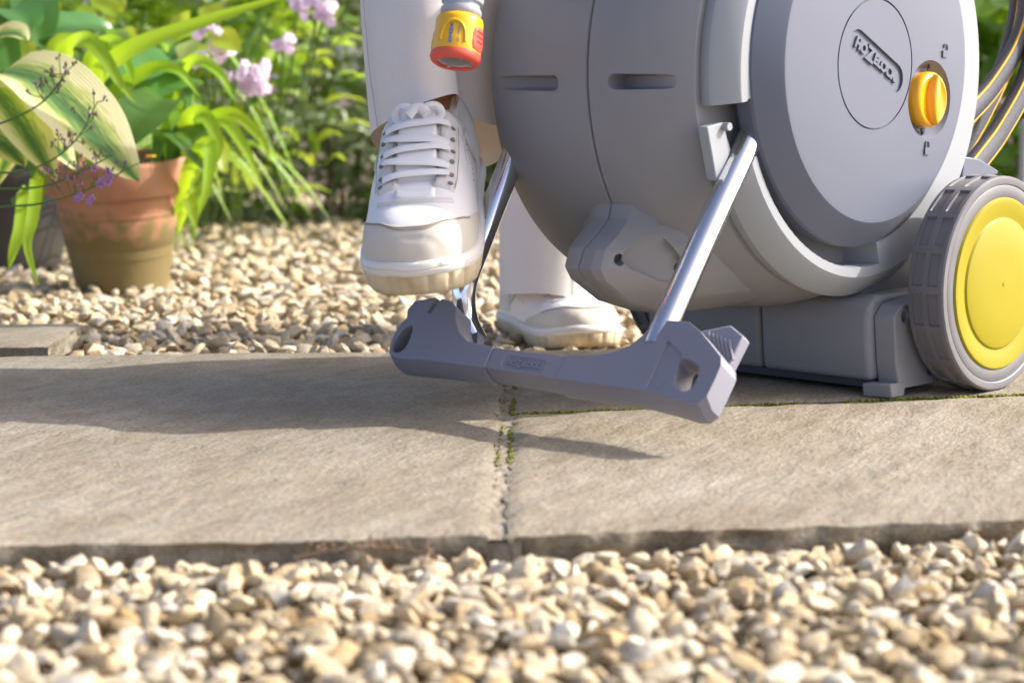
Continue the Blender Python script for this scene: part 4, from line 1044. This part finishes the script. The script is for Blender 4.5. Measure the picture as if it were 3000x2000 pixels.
# ------------------------------------------------------------------ garden: pots and plants
def leaf(name, pts, W, material, parent, shape=(.35, 1.0), cup=.12, up=(0, 0, 1), n=12, m=6, wave=.0, twist=0., sd=0.):
    """leaf blade along a curved midrib; W half width; shape = (position of widest point, tip power)"""
    P = cat_rom(pts, n + 1); V = []; F = []; UV = []
    U = Vector(up)
    for i, p in enumerate(P):
        t = i / n; T = (P[min(i + 1, n)] - P[max(i - 1, 0)]).normalized(); s = T.cross(U)
        if s.length < .05: s = T.orthogonal()
        s.normalize(); N = s.cross(T).normalized()
        if twist:
            q = Quaternion(T, twist * t); s = q @ s; N = q @ N
        a, b = shape
        w = W * (math.sin(math.pi * .5 * min(1, t / a)) ** .8 if t < a else math.cos(math.pi * .5 * (t - a) / (1 - a)) ** b)
        for j in range(m + 1):
            x = 2 * j / m - 1
            V.append(p + s * (x * w) - N * (cup * w * (1 - abs(x)) * 1.0) + N * (wave * W * math.sin(t * 9 + sd + 2 * x) * abs(x))); UV.append((t, .5 + .5 * x))
    for i in range(n):
        for j in range(m):
            a = i * (m + 1) + j; F.append((a, a + 1, a + m + 2, a + m + 1))
    o = obj(name, V, F, material, parent, smooth=180, fix=False)
    uv = o.data.uv_layers.new(name='UVMap')
    idx = np.empty(len(o.data.loops), dtype=np.int32); o.data.loops.foreach_get('vertex_index', idx)
    uv.data.foreach_set('uv', np.array(UV, dtype=np.float32)[idx].ravel())
    return o
def plant(name, base, label, cat, group=None):
    o = empty(name, base); tag(o, label, cat, group); o['_b'] = 0; del o['_b']; return o
def rel(root, p): return Vector(p) - root.location
def PX(root, L_): return [rel(root, at(*p)) for p in L_]

# terracotta pot
pb = gnd(360, 838, -.022)
pot = empty('terracotta_pot', pb); pot.rotation_euler = (R(5.0), R(-1.2), 0)
tag(pot, 'weathered terracotta pot with mossy foot on the gravel', 'pot')
prof = [(.0, .004), (.064, .0), (.0695, .003), (.0705, .010), (.0768, .050), (.0795, .062), (.0790, .0635), (.0808, .0650), (.0875, .108), (.0872, .110), (.0885, .1115), (.0893, .1165), (.0885, .1185), (.0895, .1205), (.0912, .141), (.0915, .1432), (.1035, .1440), (.1062, .1465), (.1085, .188), (.1075, .193), (.1040, .1955), (.0990, .1935), (.0972, .187), (.0930, .150), (.078, .05), (.0005, .045)]
obj('body', *lathe_z([(max(r, .0004), z) for r, z in prof], 96, False), M['pot'], pot, smooth=50)
obj('soil', *lathe_z([(.094, .158), (.06, .162), (.02, .158), (.0005, .160)], 40, False), M['soil'], pot, smooth=60)
def blob(c, r, sd, n=2):
    bm = bmesh.new(); bmesh.ops.create_icosphere(bm, subdivisions=n, radius=1)
    V = [Vector(c) + Vector((v.co.x * r[0], v.co.y * r[1], v.co.z * r[2])) * (1 + .18 * noise.noise(v.co * 1.8 + Vector((sd, 0, 0)))) for v in bm.verts]; F = [tuple(v.index for v in f.verts) for f in bm.faces]; bm.free(); return V, F
obj('lug', *blob((.1065, -.01, .166), (.012, .010, .0065), 1), M['terracotta'], pot, smooth=180)
obj('lug', *blob((.092, -.012, .128), (.009, .009, .014), 2), M['terracotta'], pot, smooth=180)
yf = empty('yellow_flower', at(441, 462, 2.80)); tag(yf, 'tiny yellow flower growing inside the terracotta pot', 'flower')
for k in range(6):
    q = k * 1.05; obj('petal', *blob((.0045 * math.cos(q), .0045 * math.sin(q), .002), (.0042, .0030, .0016), k, 1), M['yellowflower'], yf, smooth=180)
obj('stem', *tube_vf([(0, 0, -.02), (.001, 0, 0)], .0008, 6), M['stem'], yf)

# dark planter behind, with the variegated hosta
dp = empty('dark_planter', gnd(10, 800, -.022) + Vector((-.03, .15, 0))); tag(dp, 'dark grey glazed planter under the variegated hosta', 'planter')
obj('body', *lathe_z([(.0005, .0), (.085, 0), (.09, .01), (.108, .14), (.112, .15), (.112, .165), (.104, .165), (.10, .14), (.0005, .135)], 64, False), M['planter'], dp, smooth=45)
ho = plant('hosta_plant', dp.location + Vector((0, 0, .14)), 'hosta with broad cream edged leaves hanging over the terracotta pot', 'plant')
leaf('leaf', PX(ho, [(-70, 420, 2.75), (-30, 210, 2.66), (90, 195, 2.60), (205, 290, 2.56), (305, 410, 2.53), (408, 530, 2.52)]), .061, M['hosta'], ho, (.55, .75), .30, (.35, -.55, .75), 22, 10, .05, sd=1)
leaf('leaf', PX(ho, [(-60, 420, 2.72), (-40, 240, 2.62), (30, 300, 2.56), (95, 400, 2.53), (165, 530, 2.52)]), .040, M['hosta'], ho, (.5, .8), .28, (.5, -.6, .6), 20, 8, .06, sd=2)
leaf('leaf', PX(ho, [(-90, 420, 2.72), (-110, 330, 2.64), (-40, 380, 2.58), (30, 430, 2.55), (75, 490, 2.54)]), .034, M['hosta'], ho, (.5, .8), .25, (.3, -.7, .6), 18, 8, .06, sd=3)
leaf('leaf', PX(ho, [(-90, 420, 2.80), (-100, 200, 2.78), (-30, 105, 2.75), (40, 90, 2.73), (85, 120, 2.72)]), .030, M['hosta'], ho, (.5, .8), .25, (.2, -.5, .8), 16, 8, .05, sd=4)
leaf('leaf', PX(ho, [(-20, 560, 2.75), (40, 420, 2.68), (110, 400, 2.64), (180, 440, 2.62), (225, 500, 2.62)]), .030, M['hosta'], ho, (.5, .8), .25, (.3, -.4, .8), 16, 8, .05, sd=5)
leaf('leaf', PX(ho, [(90, 620, 2.66), (108, 520, 2.60), (95, 640, 2.56), (80, 720, 2.55), (112, 838, 2.55)]), .0085, M['leaf_lily'], ho, (.3, .7), .3, (.2, -1, .3), 18, 4)
leaf('leaf', PX(ho, [(60, 600, 2.70), (72, 560, 2.66), (62, 660, 2.63), (40, 730, 2.62), (25, 790, 2.62)]), .010, M['leaf_lily'], ho, (.3, .7), .3, (.2, -1, .3), 16, 4)
obj('stems', *merge([tube_vf(PX(ho, [(x0, 590, 2.76), (x1, y1, d1)]), .004, 8) for x0, x1, y1, d1 in ((-60, -50, 330, 2.70), (-50, -50, 330, 2.67), (-40, -90, 360, 2.68), (40, 72, 560, 2.68), (60, 100, 530, 2.62))]), M['stem'], ho)

# sprigs of small purple flowers arching in front of the pot
vb = plant('purple_flower_sprig', at(-160, 640, 2.46), 'wiry sprigs with tiny purple flowers arching before the terracotta pot', 'plant')
def sprig(pts, r):
    P = cat_rom(PX(vb, pts), 26); obj('stem', *tube_vf(P, [r * (1 - .6 * i / 25) for i in range(26)], 7), M['stem'], vb, smooth=60)
    rng = random.Random(int(pts[0][1]))
    for k in range(16):
        b = P[14 + k % 12] ; d = Vector((rng.uniform(-1, 1), rng.uniform(-.8, .8), rng.uniform(-.1, 1.1))).normalized() * rng.uniform(.012, .026)
        obj('twig', *tube_vf([b, b + d * .6, b + d + Vector((0, 0, .004))], .0006, 5), M['bud'] if k % 3 == 0 else M['stem'], vb, smooth=0)
        for _ in range(3):
            c = b + d * rng.uniform(.7, 1.05) + Vector((rng.uniform(-.003, .003), rng.uniform(-.003, .003), rng.uniform(-.001, .005)))
            obj('bud', *blob(c, (.0014, .0014, .0022), k, 1), M['bud'] if rng.random() < .75 else M['purple'], vb, smooth=0)
    return P
s1 = sprig([(-160, 400, 2.48), (0, 362, 2.46), (110, 310, 2.45), (165, 255, 2.44), (190, 212, 2.44)], .0016)
s2 = sprig([(-160, 500, 2.46), (40, 505, 2.44), (150, 470, 2.43), (230, 400, 2.43), (285, 300, 2.43)], .0016)
s3 = sprig([(-160, 545, 2.44), (0, 553, 2.43), (130, 545, 2.42), (230, 505, 2.42), (330, 455, 2.42)], .0017)
s4 = sprig([(-160, 620, 2.44), (0, 606, 2.43), (110, 598, 2.42), (210, 572, 2.42), (300, 535, 2.42), (385, 488, 2.42)], .0017)
for (x, y) in ((318, 508), (322, 520), (315, 535), (293, 540), (235, 575), (228, 582), (268, 582), (262, 590), (276, 494), (300, 530)):
    c = rel(vb, at(x, y, 2.41)); f = empty('flower', c); f.parent = vb
    for k in range(5):
        q = k * 1.257; obj('petal', *blob((.0034 * math.cos(q), -.001, .0034 * math.sin(q)), (.0021, .0010, .0021), k, 1), M['purple'], f, smooth=180)

# daylily clumps with arching strap leaves
GR = 'green strap leaved clumps in the border'
def lily(base, label, paths, extra, seed, size=1.):
    o = plant('daylily_plant', base, label, 'plant', GR); rng = random.Random(seed)
    for p in paths:
        w = p[0]; leaf('leaf', PX(o, p[1]), w, M['leaf_lily'], o, (.3, .8), .3, (.15, -1, .45), 22, 4, sd=rng.random() * 6)
    for k in range(extra):
        q = rng.uniform(0, 6.28); r = rng.uniform(.16, .42) * size; h = rng.uniform(.25, .5) * size; d = Vector((math.cos(q), math.sin(q) * .8, 0))
        pts = [Vector((rng.uniform(-.03, .03), rng.uniform(-.03, .03), 0)), d * r * .22 + Vector((0, 0, h * .75)), d * r * .6 + Vector((0, 0, h)), d * r * .95 + Vector((0, 0, h * .72)), d * r * 1.2 + Vector((0, 0, h * .3))]
        leaf('leaf', pts, rng.uniform(.008, .014) * size, M['leaf_lily'], o, (.3, .8), .35, (.1, -.3, 1), 16, 4)
    return o
lily(gnd(300, 770, -.03), 'strap leaved clump with a long blade arching over the terracotta pot', [
    (.0155, [(180, 640, 3.02), (235, 330, 2.98), (345, 165, 2.92), (600, 62, 2.88), (905, -30, 2.84)]),
    (.0125, [(120, 620, 3.0), (180, 200, 2.95), (238, 112, 2.90), (300, 160, 2.88), (350, 240, 2.87), (400, 305, 2.87)]),
    (.012, [(200, 640, 3.05), (260, 200, 3.0), (330, 120, 2.96), (370, 180, 2.94), (395, 250, 2.94)]),
    (.013, [(100, 620, 3.02), (150, 180, 3.0), (215, 120, 2.98), (330, 150, 2.96), (400, 215, 2.95)]),
    (.012, [(240, 640, 3.05), (300, 330, 3.0), (420, 210, 2.98), (520, 205, 2.97), (590, 290, 2.97)])], 14, 3, .8)
lily(gnd(520, 740, -.03), 'strap leaved clump drooping on the gravel right of the terracotta pot', [
    (.012, [(520, 640, 3.10), (560, 420, 3.06), (640, 345, 3.02), (715, 430, 2.98), (775, 562, 2.95)]),
    (.011, [(530, 640, 3.10), (580, 400, 3.06), (670, 330, 3.04), (760, 400, 3.0), (790, 470, 2.98)]),
    (.013, [(510, 640, 3.10), (540, 380, 3.06), (590, 330, 3.02), (640, 420, 2.98), (615, 520, 2.95)]),
    (.012, [(505, 650, 3.06), (560, 480, 3.0), (612, 420, 2.97), (608, 540, 2.94), (575, 650, 2.92)]),
    (.010, [(520, 690, 3.0), (545, 580, 2.95), (558, 600, 2.92), (568, 640, 2.91), (572, 668, 2.90)]),
    (.012, [(500, 640, 3.12), (500, 300, 3.1), (560, 180, 3.05), (640, 210, 3.02), (690, 300, 3.0)])], 9, 5, .62)

# broad glossy leaves behind the pot
bl = plant('broadleaf_plant', gnd(400, 720, -.03), 'plant with broad glossy dark leaves behind the terracotta pot', 'plant')
for w, p, sdd in ((.040, [(520, 640, 3.12), (500, 300, 3.02), (430, 310, 2.96), (380, 370, 2.93), (345, 450, 2.92)], 1), (.034, [(420, 600, 3.2), (520, 200, 3.1), (440, 185, 3.04), (390, 215, 3.0), (365, 250, 2.98)], 2),
               (.038, [(300, 600, 3.25), (330, 120, 3.2), (230, 60, 3.12), (160, 70, 3.08), (90, 120, 3.06)], 3), (.036, [(250, 600, 3.25), (140, 60, 3.2), (100, -20, 3.15), (110, 60, 3.08), (130, 150, 3.05)], 4),
               (.030, [(480, 600, 3.2), (560, 250, 3.1), (500, 235, 3.05), (440, 262, 3.02), (400, 300, 3.0)], 5), (.036, [(120, 600, 3.2), (10, 80, 3.15), (30, 10, 3.1), (70, 40, 3.05), (90, 90, 3.03)], 6),
               (.034, [(420, 640, 3.2), (480, 400, 3.1), (520, 370, 3.04), (580, 420, 3.0), (600, 500, 2.98)], 7)):
    leaf('leaf', PX(bl, p), w, M['leaf_broad'], bl, (.6, .8), .25, (.1, -.5, .8), 18, 8, .04, sd=sdd)
rg_ = random.Random(21)
for k in range(46):
    x = rg_.uniform(-60, 640); y = rg_.uniform(-60, 420); d = rg_.uniform(3.15, 3.6); ln = rg_.uniform(60, 130); q = rg_.uniform(.2, 2.6)
    p = [(x, y, d), (x + ln * .5 * math.cos(q), y + ln * .25 * math.sin(q), d - .03), (x + ln * math.cos(q), y + ln * .9 * abs(math.sin(q)), d - .05)]
    leaf('leaf', PX(bl, p), rg_.uniform(.014, .026), rg_.choice([M['leaf_broad'], M['leaf_phlox'], M['leaf_phlox'], M['leaf_light']]), bl, (.45, .9), .25, (rg_.uniform(-.5, .5), -.6, .7), 10, 4, .04)
obj('stems', *merge([tube_vf(cat_rom([Vector((rg_.uniform(-.1, .1), rg_.uniform(0, .1), 0)), Vector((rg_.uniform(-.15, .15), rg_.uniform(.05, .2), .2)), Vector((rg_.uniform(-.3, .3), rg_.uniform(.1, .4), .45))], 8), .0035, 7) for _ in range(14)]), M['stem'], bl)

# phlox with lilac flower heads
def phlox(base, label, heads, nl, seed, spread=.25):
    o = plant('phlox_plant', base, label, 'plant', 'lilac flowering plants'); rng = random.Random(seed)
    for (x, y, d, n, r) in heads:
        c = rel(o, at(x, y, d)); h = empty('flower_head', c); h.parent = o
        obj('stem', *tube_vf(cat_rom([Vector((rng.uniform(-.04, .04), rng.uniform(-.04, .04), 0)) - c, Vector((-c.x * .35, -c.y * .35, -c.z * .35)), Vector((0, 0, 0))], 10), .0024, 7), M['stem'], h)
        for k in range(n):
            e = Vector((rng.gauss(0, 1), rng.gauss(0, 1) - .4, rng.gauss(0, .8))).normalized() * r * rng.uniform(.55, 1)
            nrm_ = (e + Vector((0, -r * .8, r * .2))).normalized(); t1 = nrm_.orthogonal().normalized(); t2 = nrm_.cross(t1); V = []; F = []
            R0 = rng.uniform(.008, .0115); a0 = rng.uniform(0, 6)
            for q in range(5):
                a = a0 + q * 1.257; b = len(V); dv = t1 * math.cos(a) + t2 * math.sin(a); sv_ = nrm_.cross(dv)
                V += [e, e + dv * R0 * .55 + sv_ * R0 * .42 + nrm_ * .001, e + dv * R0 + sv_ * R0 * .2 - nrm_ * .001, e + dv * R0 - sv_ * R0 * .2 - nrm_ * .001, e + dv * R0 * .55 - sv_ * R0 * .42 + nrm_ * .001]; F.append((b, b + 1, b + 2, b + 3, b + 4))
            obj('floret', V, F, M['lilac'], h, smooth=0, fix=False)
    for k in range(nl):
        z = rng.uniform(.08, .62); q = rng.uniform(0, 6.28); r = rng.uniform(.02, spread); b = Vector((r * math.cos(q), r * math.sin(q), z)); d = Vector((math.cos(q + rng.uniform(-.6, .6)), math.sin(q + rng.uniform(-.6, .6)), rng.uniform(-.1, .5))) * rng.uniform(.06, .11)
        leaf('leaf', [b, b + d * .5 + Vector((0, 0, .008)), b + d - Vector((0, 0, .02))], rng.uniform(.011, .019), M['leaf_phlox'] if rng.random() < .8 else M['leaf_light'], o, (.4, .9), .25, (0, -.2, 1), 8, 4, .03)
    return o
phlox(gnd(650, 700, -.03), 'plant with two clusters of pale lilac flowers above the strap leaves', [(615, 105, 3.25, 9, .024), (650, 150, 3.25, 8, .026), (690, 215, 3.22, 10, .026), (735, 210, 3.22, 12, .030), (745, 250, 3.22, 8, .024), (600, 185, 3.3, 5, .020)], 70, 31)
phlox(gnd(800, 680, -.03), 'plant with pink lilac flowers beside the trouser leg', [(935, 20, 3.5, 14, .034), (950, 45, 3.5, 8, .024), (870, 8, 3.5, 6, .02), (830, 130, 3.45, 9, .022)], 40, 37)
phlox(gnd(330, 700, -.03) + Vector((0, .35, 0)), 'leafy yellow green plant rising behind the hosta', [(590, 175, 3.5, 5, .018)], 90, 41, .34)
phlox(gnd(80, 700, -.03) + Vector((0, .35, 0)), 'leafy yellow green plant behind the dark planter', [(120, 30, 3.4, 4, .016)], 80, 43, .34)

# shrubs: stems plus a mass of small leaves
LT = np.array([(0, 0, 0), (.35, .27, .06), (.7, .2, .05), (1, 0, -.03), (.7, -.2, .05), (.35, -.27, .06), (.35, 0, 0), (.7, 0, 0)])
LF = [(0, 6, 1), (6, 7, 2, 1), (7, 3, 2), (0, 5, 6), (6, 5, 4, 7), (7, 4, 3)]
def foliage(root, name, centers, n, smin, smax, material, seed, thr=-.15, sc=5., face=.35):
    rg = np.random.default_rng(seed); Vs = []; out = []
    while len(out) < n:
        c, r = centers[rg.integers(0, len(centers))]
        d = rg.normal(size=3); d /= np.linalg.norm(d); rr = rg.uniform(.45, 1) ** .5
        p = np.array(c) + d * rr * np.array(r)
        if p[2] < .0: continue
        if noise.noise(Vector(p * sc)) < thr: continue
        out.append(p)
    out = np.array(out); N = len(out)
    s = rg.uniform(smin, smax, N); X = rg.normal(size=(N, 3)); X[:, 2] *= .5; X /= np.linalg.norm(X, axis=1)[:, None]
    up_ = rg.normal(size=(N, 3)) * .7 + np.array([.15, -face, .9]); Y = np.cross(up_, X); Y /= np.linalg.norm(Y, axis=1)[:, None]; Z = np.cross(X, Y)
    V = out[:, None, :] + s[:, None, None] * (LT[None, :, 0:1] * X[:, None] + LT[None, :, 1:2] * Y[:, None] + LT[None, :, 2:3] * Z[:, None])
    F = [tuple(int(i) + k * 8 for i in f) for k in range(N) for f in LF]
    o = obj(name, V.reshape(-1, 3), F, material, root, smooth=0, fix=False); tag(o, kind='stuff'); return o
def shrub(name, base, label, centers, n, smin, smax, materials, seed, group=None, **kw):
    o = plant(name, base, label, 'shrub', group); rg = random.Random(seed)
    st = []
    for _ in range(18):
        c, r = rg.choice(centers); e = Vector(c) + Vector((rg.uniform(-.7, .7) * r[0], rg.uniform(-.7, .7) * r[1], rg.uniform(-.3, .7) * r[2])); b = Vector((e.x * .4 + rg.uniform(-.05, .05), e.y * .4, -.03))
        st.append(tube_vf(cat_rom([b, b.lerp(e, .5) + Vector((rg.uniform(-.05, .05), 0, .04)), e], 8), [.006 * (1 - .7 * i / 7) for i in range(8)], 6))
    obj('stems', *merge(st), M['woody'], o)
    for i, mt in enumerate(materials): foliage(o, 'foliage', centers, n // len(materials), smin, smax, mt, seed + i, **kw)
    return o
shrub('grey_leaved_shrub', (-.42, 4.75, -.03), 'dense shrub with small grey green leaves behind the trouser leg', [((-.25, 0, .30), (.45, .30, .36)), ((.25, .05, .34), (.45, .30, .38)), ((0, .2, .7), (.7, .3, .4)), ((.6, .1, .3), (.4, .3, .35)), ((-.1, -.2, .12), (.5, .2, .14)), ((.3, -.15, .12), (.4, .2, .14))], 9000, .024, .046, [M['leaf_grey'], M['leaf_grey'], M['leaf_grey'], M['leaf_pale'], M['leaf_hedge']], 51)
shrub('green_shrub', (-1.15, 4.3, -.03), 'tall yellow green shrub at the back of the border', [((0, 0, .35), (.55, .35, .4)), ((.35, .05, .6), (.5, .3, .4)), ((-.3, .1, .8), (.6, .3, .5))], 5200, .035, .075, [M['leaf_phlox'], M['leaf_hedge'], M['leaf_light'], M['leaf_hedge']], 53)
shrub('green_shrub', (1.22, 4.6, -.03), 'bright green shrub with pale leaves beyond the yellow wheel', [((0, 0, .22), (.42, .3, .25)), ((.1, .1, .55), (.5, .3, .35)), ((-.1, .2, .85), (.5, .3, .3))], 2600, .06, .12, [M['leaf_light'], M['leaf_lily'], M['leaf_hedge']], 54)
hd = plant('garden_hedge', (0, 6.6, -.03), 'dark green hedge closing off the garden', 'hedge')
foliage(hd, 'foliage', [((x, rgy, z), (.55, .3, .4)) for x, rgy in ((-2.6, 0), (-2.0, .1), (-1.4, -.1), (-.8, .1), (-.2, 0), (.4, .1), (1.0, 0), (1.6, .1), (2.2, 0), (2.8, 0)) for z in (.3, .8, 1.3)], 15000, .05, .10, M['leaf_hedge'], 61, -.5)
obj('stems', *merge([tube_vf([(x, .05, -.05), (x + .03, .05, 1.3)], [.02, .008], 7) for x in np.linspace(-2.7, 2.8, 14)]), M['woody'], hd)
sk_ = empty('garden_stake', gnd(2996, 640, -.03) + Vector((.02, 0, 0))); sk_.location = (at(2996, 500, 3.6).x, 3.6, -.03); tag(sk_, 'thin grey metal stake standing behind the yellow wheel', 'stake')
zt = at(2996, 362, 3.6).z + .03
obj('rod', *tube_vf([(0, 0, 0), (0, 0, zt)], .007, 12), M['zinc'], sk_); obj('cap', *blob((0, 0, zt), (.009, .009, .007), 1), M['zinc'], sk_, smooth=180)

# dried seed head lying against the stone edge
dh = empty('dried_seedhead', (-.062, 1.262, -.015)); tag(dh, 'dry brown seed head lying on the gravel against the paving edge', 'twig')
rs = random.Random(5)
stp = cat_rom([(-.075, -.004, .006), (-.04, .003, .010), (0, .0, .009), (.032, -.012, .0)], 16)
obj('stalk', *tube_vf(stp, .0009, 6), M['woody'], dh)
for k in range(22):
    b = stp[rs.randrange(1, 15)]; e = b + Vector((rs.uniform(-.008, .008), rs.uniform(-.006, .004), rs.uniform(.001, .008)))
    obj('twig', *tube_vf([b, e], .0005, 5), M['bud'], dh, smooth=0); obj('seed', *blob(e, (.0016, .0013, .0013), k, 1), M['bud'], dh, smooth=0)
